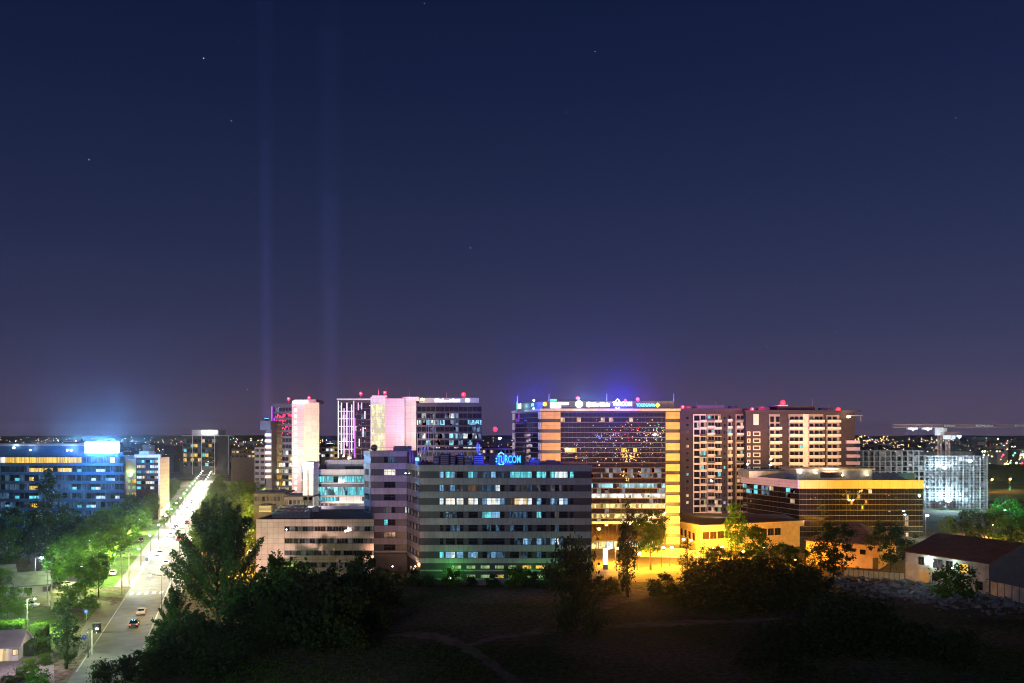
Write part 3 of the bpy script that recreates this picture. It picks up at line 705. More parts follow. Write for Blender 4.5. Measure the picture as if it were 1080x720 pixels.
# ------------------------------------------------------------------ big glass office with lit signs on the roof
def glass_office():
    Y=306; s=Y/F0; z=lambda py:Z_(py,Y)
    b=Bld('office_building','tall glass office with stacked orange lit corner panels and bright roof signs','office building',640,Y)
    zt=z(432.6)
    pL=(X_(541.5,332),332); pC=(X_(571,Y),Y); pR=(X_(716.6,Y),Y)
    w=MB(); w.prism([pC,pR,(pR[0]+5,340),(pL[0]+3,352),pL],0,zt-.05,'clad_dark','roof_dark'); b.part(w,'wall')
    ff=Face(pC,pR); fl=Face(pL,pC); U=lambda px:(px-571)*s
    mb=MB(); ff.box(mb,-.5,ff.w+.3,zt-.04,zt+.75,-.5,.75,'clad_cream'); fl.box(mb,-.5,fl.w-.2,zt-.04,zt+.7,-.5,.55,'clad_white'); b.part(mb,'cornice')
    per=11.0; ul=fl.w
    for k in range(13):
        za=z(433.6+per*k); zb=z(433.6+per*k+7.4)
        for u0,u1,nm,m in ((0,U(591),'corner_panel','clad_orange'),(U(702),ff.w,'corner_panel','clad_orange')):
            if u0==0 and k>5: continue
            mb=MB(); ff.box(mb,u0+(.02 if u0==0 else 0),u1,zb,za,.003,.6,m); b.part(mb,nm)
            if u0>0:
                mb=MB(); ff.box(mb,u1-1.6,u1-.1,zb-.95,zb-.02,.003,.3,'metal_dark'); b.part(mb,'vent')
        if k<6:
            mb=MB(); fl.box(mb,ul-2.0,ul-.05,zb,za,.003,.45,'clad_white'); fl.box(mb,0,1.5,zb,za,.003,.45,'clad_white'); b.part(mb,'corner_panel')
    # curtain glass: two pane rows a floor with thin bright fins between
    u0,u1=U(591.3),U(701.6); n=26; w1=(u1-u0)/n
    lit_rows={11:('lit_office_dim',.35),12:('lit_office_dim',.5),14:('lit_office_cyan',.94),15:('lit_office_dim',.12),16:('lit_office_white',.97),17:('lit_office_dim',.15),18:('lit_office_yellow',.97),19:('lit_office_dim',.15),20:('lit_office_yellow',.85),21:('lit_office_cyan',.25)}
    for r in range(22):
        za=z(433.9+5.35*r); zb=z(433.9+5.35*(r+1))
        mb=MB(); ff.box(mb,u0,u1,za-.055,za+.055,.003,.2,'fin_dark'); b.part(mb,'fin')
        row=MB()
        for j in range(n):
            a=u0+j*w1
            q=rnd.random(); m='glass_curtain'
            if r==1 and q<.10: m='lit_warm'
            if r==7 and (j in (1,2,3) or j in (15,18)): m='lit_yellow'
            if r in lit_rows and q<lit_rows[r][1] and not (r==11 and j<10): m=lit_rows[r][0]
            if m=='glass_curtain': ff.pane(row,a+.03,a+w1-.03,zb+.12,za-.12,.06,m,.0045)
            else:
                b.win(ff,a,a+w1,zb+.15,za-.15,m,2,o=.05,fw=.06)
                if row.f: b.part(row,'glass_band'); row=MB()
        if row.f: b.part(row,'glass_band')
    nl=12; wl=(ul-3.8)/nl
    for r in range(13):
        za=z(434+5.35*r); zb=z(434+5.35*(r+1)); row=MB()
        for j in range(nl): fl.pane(row,1.7+j*wl,1.7+(j+1)*wl-.05,zb+.12,za-.12,.06,'glass_curtain',.004)
        b.part(row,'glass_band')
        mb=MB(); fl.box(mb,1.6,ul-2.1,za-.06,za+.06,.003,.16,'fin_dark'); b.part(mb,'fin')
    # lower storeys right of the striped block
    mb=MB(); ff.box(mb,u0,u1,z(551.5),z(549),.003,.8,'clad_white'); b.part(mb,'canopy')
    row=MB()
    for j in range(n): ff.pane(row,u0+j*w1+.04,u0+(j+1)*w1-.04,z(569),z(552),.06,'glass_brown',.004)
    b.part(row,'glass_band')
    for j in range(10): b.win(ff,u0+8+j*2.6,u0+8+j*2.6+2.4,z(578),z(570.3),'lit_office_yellow' if j%3 else 'lit_coolwhite',2)
    b.done()
    # sign frame on the roof
    Yb=Y+1.2; zz=lambda py:Z_(py,Yb)
    t=thing('sign_gantry','long pale sign gantry running along the glass office roof','sign gantry',(X_(625,Yb),Yb,zt))
    mb=MB(); mb.pbox(573,422.3,711,431.3,Yb,0,.4,'gantry_grey'); mb.build('fascia',t)
    mb=MB(); mb.hexa([(X_(545,Yb+18),Yb+18,zt+.1),(X_(572.6,Yb),Yb,zt+.1),(X_(572.6,Yb),Yb+.4,zt+.1),(X_(545,Yb+18),Yb+18.4,zt+.1),(X_(545,Yb+18),Yb+18,zt+3.2),(X_(572.6,Yb),Yb,zt+3.2),(X_(572.6,Yb),Yb+.4,zt+3.2),(X_(545,Yb+18),Yb+18.4,zt+3.2)],'gantry_grey'); mb.build('fascia',t)
    for px in (545.5,579,640,710.6):
        mb=MB(); yy=Yb+18 if px<550 else Yb+.6; mb.tube((X_(px,yy),yy,zt),(X_(px,yy),yy,zt+6),.14,.06,'metal_white',6); mb.build('lightning_rod',t)
    def sign(label,px0,px1,py0,py1,m,mode='bars',txt=None,name='rooftop_sign',lc=None,pw=0,Ys=Yb-.25):
        q=thing(name,label,'sign',(X_((px0+px1)/2,Ys),Ys,Z_(py1,Ys)))
        if mode=='text': lettering(txt,(X_((px0+px1)/2,Ys),Ys,Z_((py0+py1)/2,Ys)),(py1-py0)*s*1.25,m,q,(px1-px0)*s,.05)
        elif mode=='bars':
            mb=MB(); x=px0
            while x<px1-.6:
                ww=rnd.uniform(.7,1.7); hh=rnd.uniform(0,.25)*(py1-py0)
                mb.pbox(x,py0+hh,min(x+ww,px1),py1-(rnd.uniform(0,.2)*(py1-py0)),Ys,0,.15,m); x+=ww+.35
            mb.build('lit_letters',q)
        elif mode=='disc':
            mb=MB(); c=P((px0+px1)/2,(py0+py1)/2,Ys); mb.tube(c+Vector((0,.2,0)),c,(px1-px0)*s*.5,(px1-px0)*s*.5,m,18); mb.build('lit_disc',q)
        if pw: lamp(P((px0+px1)/2,(py0+py1)/2,Ys-4),lc,pw,q,radius=.8)
        return q
    YL=Yb+10
    q=sign('white lit sign with green end at far left of the glass office roof',546.5,559,424.5,430.5,'sign_lamp_white',lc=(.3,1,.7),pw=250,Ys=YL+5)
    mb=MB(); mb.pbox(544.9,424,546.1,431,YL+5,0,.2,'sign_green'); mb.build('lit_end',q)
    q=sign('small bluish white sign between the green ended sign and the corner',560.5,569,423.8,428.5,'sign_cyan',lc=(.05,.1,1),pw=1200,Ys=YL-4)
    lamp(P(563,421,YL+4),(.02,.05,1),110000,q,radius=1)  # bare lamp added behind the sign for its blue halo
    for py in (421.5,430.2):
        mb=MB(); mb.ball(P(563,py,YL-4),.4,'sign_lamp_white',8,6); mb.build('dot',q)
    mb=MB(); mb.tube(P(574.6,425.5,Yb-.1),P(574.6,425.5,Yb-.3),.75,.75,'sign_amber',12); q=thing('lit_emblem','small yellow lit roundel just right of the roof corner','sign',P(574.6,428,Yb-.1)); mb.build('lit_disc',q)
    q=sign('white two line sign under a green lit bar on the roof',580.5,599.5,423.6,426.3,'sign_lamp_white')
    mb=MB(); mb.pbox(580.5,427,591.5,429.6,Yb-.25,0,.15,'sign_lamp_white'); mb.build('lit_letters',q)
    mb=MB(); mb.pbox(580.5,420.2,587,422.6,Yb-.25,0,.15,'sign_green'); mb.build('lit_bar',q)
    sign('round white glaring emblem on the glass office roof',607,614.5,421.8,429.3,'sign_lamp_white','disc',lc=(.5,.85,1),pw=250)
    lamp(P(611,420.5,Yb+4),(.3,.65,1),50000,None,radius=1)  # bare lamp added behind the gantry for the emblem's halo
    q=sign('long white lit sign right of the round emblem',622,643,423.7,428.3,'sign_lamp_white',lc=(.6,.9,1),pw=150)
    mb=MB(); c=P(621,425.9,Yb-.3); mb.tube(c+Vector((0,.15,0)),c,.9,.9,'sign_lamp_white',12); mb.build('lit_disc',q)
    q=sign('blue haloed lettered sign with small chevrons above and below on the tall glass office',646.5,666.5,423.2,427.8,'sign_lamp_white','text','TURCOM',lc=(.03,.08,1),pw=2500)
    lamp(P(655,421,Yb+5),(.01,.03,1),240000,q,radius=1)  # strong blue lamp added behind the gantry to make the halo
    for py,sg in ((420.9,1),(430,-1)):
        mb=MB(); c=P(651.3,py,Yb-.3)
        for e in (-1,1): mb.tube(c+Vector((e*.6,0,-sg*.25)),c+Vector((0,0,sg*.25)),.14,.14,'sign_lamp_white',6)
        mb.build('chevron',q)
    q=sign('YOKOGAWA lettering in pale blue with a yellow diamond at the right',671,691,424.9,428.5,'sign_cyan','text','YOKOGAWA')
    c=P(693.6,426.6,Yb-.3); mb=MB(); a=.95; mb.prism([(c.x-a,0),(c.x,-a),(c.x+a,0),(c.x,a)],0,.15,'sign_amber')
    mb.v=[(v[0],c.y-v[2],c.z+v[1]) for v in mb.v]; mb.f=[tuple(reversed(f)) for f in mb.f]; mb.build('lit_diamond',q)
glass_office()
beacon(609.5,419.2,309,'above the round emblem on glass office',.8,.35); beacon(672.8,420.6,309,'over the pale blue YOKOGAWA lettering',1.0,.4); beacon(659.5,421.6,309,'over the blue haloed sign on glass office',.6,.22)

# ------------------------------------------------------------------ apartment towers
def apartments():
    Y=400; s=Y/F0; z=lambda py:Z_(py,Y)
    b=Bld('apartment_building','dark brown apartment tower with cream balcony columns right beside the orange panelled corner','apartment building',750,Y)
    w=MB(); w.box(X_(717.4,Y),X_(788,Y),Y,Y+22,0,z(431.5),'render_brown'); b.part(w,'wall')
    mb=MB(); mb.box(X_(717,Y),X_(788,Y)+.3,Y-.3,Y+22.3,z(431.5)+.003,z(430),'clad_dark'); b.part(mb,'parapet')
    f=b.face(717.4,Y,788,Y); U=lambda px:(px-717.4)*s
    fl=7.42; H=3.2; D=2.1
    mb=MB(); f.box(mb,U(731),U(744.3),0,z(436.2),.004,.4,'render_cream'); f.box(mb,U(745),U(760),0,z(436.2),.004,.45,'render_recess'); f.box(mb,U(767.2),U(771.5),0,z(440),.004,.3,'render_recess'); f.box(mb,U(775.5),U(784.5),0,z(436.2),.004,.35,'render_recess'); b.part(mb,'light_wall')
    for k in range(17):
        yb=443.3+fl*k; zb=z(yb)
        for (a,c,sd) in ((737.5,744.3,1),(745.2,753.5,0),(752.5,760.2,1),(776,784.7,0)):
            off=.5 if sd else 0
            mb=MB(); u0,u1=U(a),U(c)
            f.box(mb,u0,u1,zb-.12-off,zb+.08-off,.46,D,'render_cream'); f.box(mb,u0,u1,zb+.081-off,zb+1.0-off,D-.14,D,'render_cream' if (k+sd)%3 else 'metal_dark')
            b.bal.append((20-.1*k,mb,'balcony'))
        for px,wd in ((732.2,2.3),(735,2.3),(739,3.0),(741.8,1.8),(747,2.6),(750.4,2.2),(754,2.4),(757.3,2.2),(768.3,2),(777.2,2.6),(781.2,2.4)):
            m='glass_dark'
            q=rnd.random()
            if q<(.05 if k<9 else .10): m='lit_warm'
            elif q<.13: m='lit_teal'
            elif q<.22 and k>10: m='lit_green'
            b.win(f,U(px-.25),U(px+wd+.25),zb+.15,zb+2.45,m,3 if m[0]=='l' else 1,o=.48 if px<765 else .4,fw=.09)
        m={2:'lit_warm_dim',4:'lit_warm',8:'lit_teal',11:'lit_warm',12:'lit_warm'}.get(k,'glass_dark')
        b.win(f,U(723.6),U(726.4),zb+.7,zb+1.9,m,3 if m[0]=='l' else 1,fw=.09)
        m={7:'lit_teal',12:'lit_blue'}.get(k,'glass_dark')
        b.win(f,U(763),U(765.2),zb+.6,zb+1.9,m,3 if m[0]=='l' else .9)
        mb=MB(); f.box(mb,U(767),U(771.8),zb-.2,zb+.9,.31,1.3,'render_cream'); b.bal.append((4,mb,'balcony'))
    mb=MB(); mb.box(X_(738,Y),X_(766,Y),Y+4,Y+16,z(430)-.0,z(426.6),'metal_grey'); b.part(mb,'roof_box')
    b.done()
    # ---- right tower
    Y=395; s=Y/F0; z=lambda py:Z_(py,Y)
    b=Bld('apartment_building','broad brown apartment tower with wide cream balconies rising behind the low curved office','apartment building',846,Y)
    w=MB(); w.box(X_(786.5,Y),X_(901.5,Y),Y,Y+24,0,z(433.6),'render_brown'); b.part(w,'wall')
    mb=MB(); mb.box(X_(786,Y)-.3,X_(908,Y),Y-.5,Y+24.3,z(433.6)+.003,z(431.8),'clad_dark'); b.part(mb,'parapet')
    mb=MB(); mb.box(X_(822.5,Y),X_(861,Y),Y+2,Y+18,z(431.8)+.002,z(427.4),'render_brown'); mb.box(X_(821.8,Y),X_(832,Y),Y+1.4,Y+17,z(427.4)+.003,z(426.3),'clad_pink'); b.part(mb,'penthouse')
    mb=MB(); mb.box(X_(895,Y),X_(908.5,Y),Y-1.5,Y+14,z(438.2),z(437.2),'metal_grey')
    for px in (906.5,): mb.box(X_(px,Y),X_(px+.7,Y),Y-1.2,Y-.7,z(444),z(438.2)-.003,'metal_grey')
    b.part(mb,'roof_pergola')
    f=b.face(786.5,Y,901.5,Y); U=lambda px:(px-786.5)*s
    mb=MB()
    f.box(mb,U(811),U(822.3),0,z(436),.004,.3,'render_recess'); f.box(mb,U(831.5),U(868),0,z(436),.004,.3,'render_recess'); f.box(mb,U(846.6),U(852.4),0,z(436)-.01,.301,.5,'render_cream'); f.box(mb,U(871.5),U(885),0,z(437),.004,.3,'render_recess'); f.box(mb,U(794.5),U(800),z(447.5),z(436),.004,.3,'render_cream'); b.part(mb,'light_wall')
    for k in range(17):
        yb=444.6+7.42*k; zb=z(yb)
        for a,c in ((811,823.5),(831.3,847),(852,868.3),(871.2,885.4)):
            if yb<446 and a<820: continue
            mb=MB(); f.box(mb,U(a),U(c),zb-.15,zb+.1,.304,2.0,'render_cream'); f.box(mb,U(a),U(c),zb+.101,zb+1.05,1.85,2.0,'render_cream'); b.bal.append((20-.1*k,mb,'balcony'))
        if k==1:
            pass
        for px,wd in ((812.5,3),(818.5,3),(833.5,3),(838,3.2),(843.5,2.4),(849,2.2),(854,3),(859.5,3.2),(864.5,2.4),(873,3),(878.5,3.2)):
            q=rnd.random(); m='glass_dark' if q>.07 else rnd.choice(('lit_warm','lit_warm_dim','led_purple','lit_teal'))
            if m=='led_purple': m='lit_pale'
            b.win(f,U(px-.4),U(px+wd+.5),zb+.15,zb+2.5,m,2 if m[0]=='l' else 1,o=.33,fw=.09)
        if k>1:
            for a,c in ((788,791.3),(794.2,801.8)):
                mb=MB(); f.box(mb,U(a),U(c),zb+.15,zb+.55,.004,.25,'render_cream'); f.box(mb,U(a),U(c),zb+1.75,zb+2.1,.004,.25,'render_cream')
                f.box(mb,U(a),U(a)+.4,zb+.551,zb+1.749,.004,.25,'render_cream'); f.box(mb,U(c)-.4,U(c),zb+.551,zb+1.749,.004,.25,'render_cream'); b.bal.append((3,mb,'window_surround'))
        if k>2:
            mb=MB(); f.box(mb,U(892),U(906),zb-.1,zb+1.35,-6,1.2,'clad_pink'); b.bal.append((20-.1*k,mb,'balcony'))
    b.done()
apartments()
beacon(720,428.8,402,'on the left corner of the first apartment tower',1); beacon(793.2,431.2,396,'at the joint between the two apartment towers',.9); beacon(825.6,424.3,398,'on the penthouse of broad apartment tower',1,.8); beacon(884,432,396,'on the right end of the broad apartment tower',1,.75)
flood(895,438.8,392,'warm lamp under the roof pergola of the broad apartment tower','bulb_warm',.8,900,(1,.75,.4),mast=1)
for px,py,l in ((788.5,489,'left'),(812.3,489.6,'right')): flood(px,py,391,'small bluish white lamp on the broad tower wall, '+l+' of two above curved office','bulb_cool',.5,120,(.6,.9,1),mast=.5)

for a,c,d,e,Y,l in ((722,428,729,430,404,'low grey plant box at the left end of first apartment tower roof'),(770,427.6,778,430,406,'small plant box near the middle joint of apartment tower roofs'),(800,429,812,431.8,398,'long low plant box left of the broad tower penthouse'),(866,429.5,878,431.8,399,'plant box right of the broad tower penthouse'),(600,428.6,612,432.6,322,'plant box behind the signs on the glass office')):
    roofbox('roof_plant',l,a,c,d,e,Y,4,'concrete_dark') if False else roofbox('roof_plant',l,'roof plant',a,c,d,e,Y,4,'concrete_dark')
for px,a,c,Y,l in ((735,423,430,405,'thin aerial on the first apartment tower roof, left of its box'),(755,422,426.6,408,'thin aerial on top of the first apartment tower box'),(857,420,427.4,402,'thin aerial on the broad tower penthouse'),(874,425,431.8,399,'short aerial on the right half of the broad tower roof'),(432,410,418,440,'aerial on the white roof box of the dark glass tower'),(471,413,419,440,'aerial behind the white sign of dark glass tower'),(399,409,416.6,432,'aerial above the lit yellow stairwell')):
    antenna(px,a,c,Y,l,.11,'metal_grey')

# ------------------------------------------------------------------ low curved office
def curved_office():
    b=Bld('office_building','low glass office with a glowing yellow fascia, pinkish on its left side','office building',880,345)
    Y=345; s=Y/F0
    pC=(X_(843,Y),Y); pR=(X_(973.3,Y),Y); pL=(X_(783.5,385),385)
    zt=Z_(505.6,Y); zf=Z_(514.4,Y)
    w=MB(); w.prism([pC,pR,(pR[0]+2,395),(pL[0]+3,395),pL],0,zt-.6,'clad_dark','roof_dark'); b.part(w,'wall')
    ff=Face(pC,pR); fl=Face(pL,pC)
    mb=MB(); ff.box(mb,0,ff.w,zf,zt,.003,.9,'fascia_lamp_yellow'); b.part(mb,'fascia','yellow lit front fascia')  # yellow of the lamps is put into this fascia's colour
    mb=MB(); fl.box(mb,-.3,fl.w+.42,zf,zt,.003,.9,'clad_pink'); b.part(mb,'fascia','pink lit side fascia')  # pink of the lamps is put into this side's colour
    rows=9; hz=(zf-.3)/rows
    for r in range(rows):
        z1=zf-.05-hz*r; z0=z1-hz
        for f,n,m,fm in ((ff,34,'glass_brown','fin_bronze'),(fl,14,'glass_brown','fin_bronze')):
            w1=f.w/n; row=MB()
            for j in range(n):
                q=rnd.random()
                if f is fl and r<2 and (j<7 or j in (11,12)) and q<.75: (b.win(f,j*w1,(j+1)*w1,z0+.2,z1-.2,'lit_teal' if q<.3 else 'lit_office_dim',2,o=.05),row.f and b.part(row,'glass_band'),row.__init__())
                elif f is ff and 1<=r<=3 and 10<j<22 and abs(j-15+(r-2))<rnd.choice((1,2,4,6)) and q<.55: (b.win(f,j*w1+.3,j*w1+rnd.uniform(.7,1.1),z0+rnd.uniform(.3,.8),z1-rnd.uniform(.3,.6),'reflect_amber',3,o=.05),row.f and b.part(row,'glass_band'),row.__init__(),f.pane(row,j*w1+w1*.78,(j+1)*w1-.04,z0+.14,z1-.14,.06,m,.004))  # glowing amber panes imitate lamp reflections, not lit rooms
                elif q<.015: (b.win(f,j*w1,(j+1)*w1,z0+.2,z1-.2,'lit_warm',2,o=.05),row.f and b.part(row,'glass_band'),row.__init__())
                else: f.pane(row,j*w1+.04,(j+1)*w1-.04,z0+.14,z1-.14,.06,m,.004)
            if row.f: b.part(row,'glass_band')
            mb=MB(); f.box(mb,.02,f.w-.02,z0-.06,z0+.06,.003,.22,fm); b.part(mb,'fin')
    b.done()
    # penthouse with lamps
    q=Bld('penthouse','pale flat rooftop penthouse lit by lamps above the yellow fascia','penthouse',880,356)
    Y=358; z=lambda py:Z_(py,Y)
    w=MB(); w.box(X_(790,372),X_(846,372),372,390,zt-.6,Z_(496,372),'concrete'); w.box(X_(840,Y),X_(920,Y),Y,Y+20,zt-.6,z(494.8),'concrete'); q.part(w,'wall')
    mb=MB(); mb.box(X_(838,Y)-.3,X_(922,Y),Y-1,Y+20.5,z(494.8)+.003,z(493.4),'concrete'); q.part(mb,'roof')
    mb=MB(); mb.box(X_(865,Y),X_(888,Y),Y-.1,Y-.003,z(503),z(497.5),'render_brown'); q.part(mb,'shutter')
    q.done()
    t=thing('roof_screen','pale ribbed plant screen right of the lit penthouse','plant screen',(X_(945,Y),Y,zt-.6)); mb=MB(); mb.box(X_(921,Y),X_(967,Y),Y+1,Y+1.4,zt-.55,z(498.2),'chiller'); mb.build('screen',t)
    mb=MB(); 
    for k in range(8): mb.box(X_(922+6*k,Y),X_(922.6+6*k,Y),Y+1.45,Y+1.8,zt-.6,z(498),'metal_grey')
    mb.build('post',t)
    for px,py,c,n in ((844,497.5,'bulb_white','white lamp at the left corner of the lit penthouse'),(860.5,498,'bulb_warm','warm lamp left of the penthouse shutter'),(888.5,500.5,'bulb_warm','warm lamp on the penthouse just right of its shutter'),(914.5,500.3,'bulb_warm','warm lamp at the right end of the penthouse')):
        flood(px,py,Y-1.2,n,c,.45,300,(1,.85,.55),mast=.5,group='lamps on the penthouse')
curved_office()

# ------------------------------------------------------------------ building under construction and cranes
def construction():
    Y=480; s=Y/F0; z=lambda py:Z_(py,Y)
    b=Bld('construction_site','concrete frame of a building under construction, scaffolded and floodlit white','building frame',970,Y)
    x0,xm,x1=X_(893,Y),X_(975,Y),X_(1040,Y)
    per=5.45; n=13
    for k in range(n):
        zz=z(474.5+per*k); mb=MB(); mb.box(x0,xm if k==0 else x1,Y,Y+24,zz-.4,zz,'concrete_frame'); b.part(mb,'floor_slab')
    for i in range(26):
        x=x0+(x1-x0)*i/25; mb=MB()
        top=z(474.5)-.4 if x<xm else z(474.5+per)-.4
        for k in range(n):
            a=z(474.5+per*(k+1)); c=z(474.5+per*k)-.4
            if c<=top+.1 : mb.box(x-.35,x+.35,Y+.2,Y+.9,a+.001,c-.001,'concrete_frame')
        b.part(mb,'column')
    mb=MB(); mb.box(x0,x1,Y+13,Y+13.3,0,z(476),'concrete_dark'); b.part(mb,'core_wall')
    rr=random.Random(5)
    for k in range(n-1):
        for i in range(25):
            if rr.random()<.16:
                xa=x0+(x1-x0)*(i+.16)/25; xb=x0+(x1-x0)*(i+.84)/25; c=z(474.5+per*k)-.45; a=z(474.5+per*(k+1))+.05
                if x0<xa and (xb<xm or k>0):
                    mb=MB(); hh=a+(c-a)*rr.choice((.45,.95,.95)); mb.box(xa,xb,Y+.7,Y+.95,a,hh,rr.choice(('concrete_frame','concrete','concrete_dark'))); b.bal.append((1,mb,'infill_wall'))
    b.done()
    t=thing('scaffolding','bluish lit tube scaffolding over right half of the concrete frame','scaffolding',(X_(1007,Y),Y-1.5,0))
    mb=MB(); 
    for i in range(19):
        x=xm+(x1-xm)*i/18; mb.tube((x,Y-1.4,0),(x,Y-1.4,z(480)),.07,.07,'metal_grey',5); mb.tube((x,Y-.5,0),(x,Y-.5,z(480)),.06,.06,'metal_grey',5)
    mb.build('standard',t)
    mb=MB()
    for k in range(24):
        zz=z(481+2.72*k); mb.tube((xm,Y-1.4,zz),(x1,Y-1.4,zz),.06,.06,'metal_grey',5)
    mb.build('ledger',t)
    mb=MB()
    for k in range(12):
        zz=z(483.5+5.45*k); mb.box(xm,x1,Y-1.3,Y-.55,zz-.08,zz,'metal_grey')
    mb.build('deck',t)
construction()
flood(1000,527,474,'brightest white site floodlight low on the scaffolded frame','bulb_white',1.5,52000,(.55,.88,1),mast=2)
flood(996,492.5,474,'glaring white site floodlight high on the scaffolded frame','bulb_white',1.1,22000,(.6,.92,1),mast=2)
flood(1023,485.5,476,'bluish white lamp at the upper right of the scaffolding','bulb_cool',1.0,2500,(.7,.8,1),mast=2)
flood(978,513,474,'white site lamp at the left edge of the scaffolding','bulb_white',.6,4000,(.55,.9,1),mast=2)
def crane(label,px,pyb,pyt,pjib,px_l,px_r,Y,col,banner=None,weights=()):
    b0=P(px,pyb,Y); zt=Z_(pyt,Y); t=thing('tower_crane',label,'crane',(b0.x,b0.y,0))
    mb=MB(); h=.8
    for dx in (-h,h):
        for dy in (-h,h): mb.tube((b0.x+dx,Y+dy,0),(b0.x+dx,Y+dy,zt),.13,.13,col,5)
    q=0; sgn=1
    while q<zt-2:
        for dy in (-h,h): mb.tube((b0.x-h*sgn,Y+dy,q),(b0.x+h*sgn,Y+dy,q+1.8),.07,.07,col,4)
        for dx in (-h,h): mb.tube((b0.x+dx,Y-h*sgn,q),(b0.x+dx,Y+h*sgn,q+1.8),.07,.07,col,4)
        q+=1.8; sgn=-sgn
    mb.build('mast',t)
    zj=Z_(pjib,Y); mb=MB(); xl,xr=X_(px_l,Y),X_(px_r,Y)
    for dy,dz in ((-.7,0),(.7,0),(0,1.5)): mb.tube((xl,Y+dy,zj+dz),(xr,Y+dy,zj+dz),.12,.12,col,5)
    x=xl; 
    while x<xr-1.6:
        for dy in (-.7,.7): mb.tube((x,Y+dy,zj),(x+.8,Y,zj+1.5),.06,.06,col,4); mb.tube((x+.8,Y,zj+1.5),(x+1.6,Y+dy,zj),.06,.06,col,4)
        x+=1.6
    mb.build('jib',t)
    mb=MB(); mb.box(b0.x-2.2,b0.x+2.2,Y-1,Y+1,zt-1.6,zj-.13,'metal_white'); mb.build('slewing_platform',t)
    mb=MB(); mb.box(b0.x+1.4,b0.x+3,Y-2.4,Y-1.01,zj-2.4,zj-.3,'metal_white'); mb.build('cab',t)
    for a,c in weights:
        mb=MB(); mb.box(X_(a,Y),X_(c,Y),Y-1.1,Y+1.1,zj-1.2,zj-.14,'metal_white'); mb.build('counterweight',t)
        mb=MB(); mb.ball((X_((a+c)/2,Y),Y-1.5,zj-1.4),.4,'bulb_cool',8,6); mb.build('lamp',t)
        lamp((X_((a+c)/2,Y),Y-3,zj-2.5),(.6,.85,1),700,t)
    for a,c in banner or ():
        mb=MB(); mb.box(X_(a,Y),X_(c,Y),Y-.95,Y-.85,zj+.1,zj+1.5,'metal_dark'); mb.build('banner',t)
        lettering('SOMARA',(X_((a+c)/2,Y),Y-1.1,zj+.8),1.7,'metal_white',t,(X_(c,Y)-X_(a,Y))*.92,.04)
    return t
crane('tower crane with long jib and name banners reaching out of frame to the right',991,474,455.5,450,942,1120,490,'crane_red',[(994,1007),(1027,1048),(1068,1082)],[(956.5,967),(973,982)])
crane('shorter tower crane close behind the long one, red boom stub by its cab',999.5,474,459.5,458,992,1013,486,'crane_red',None,[(1008,1013)])

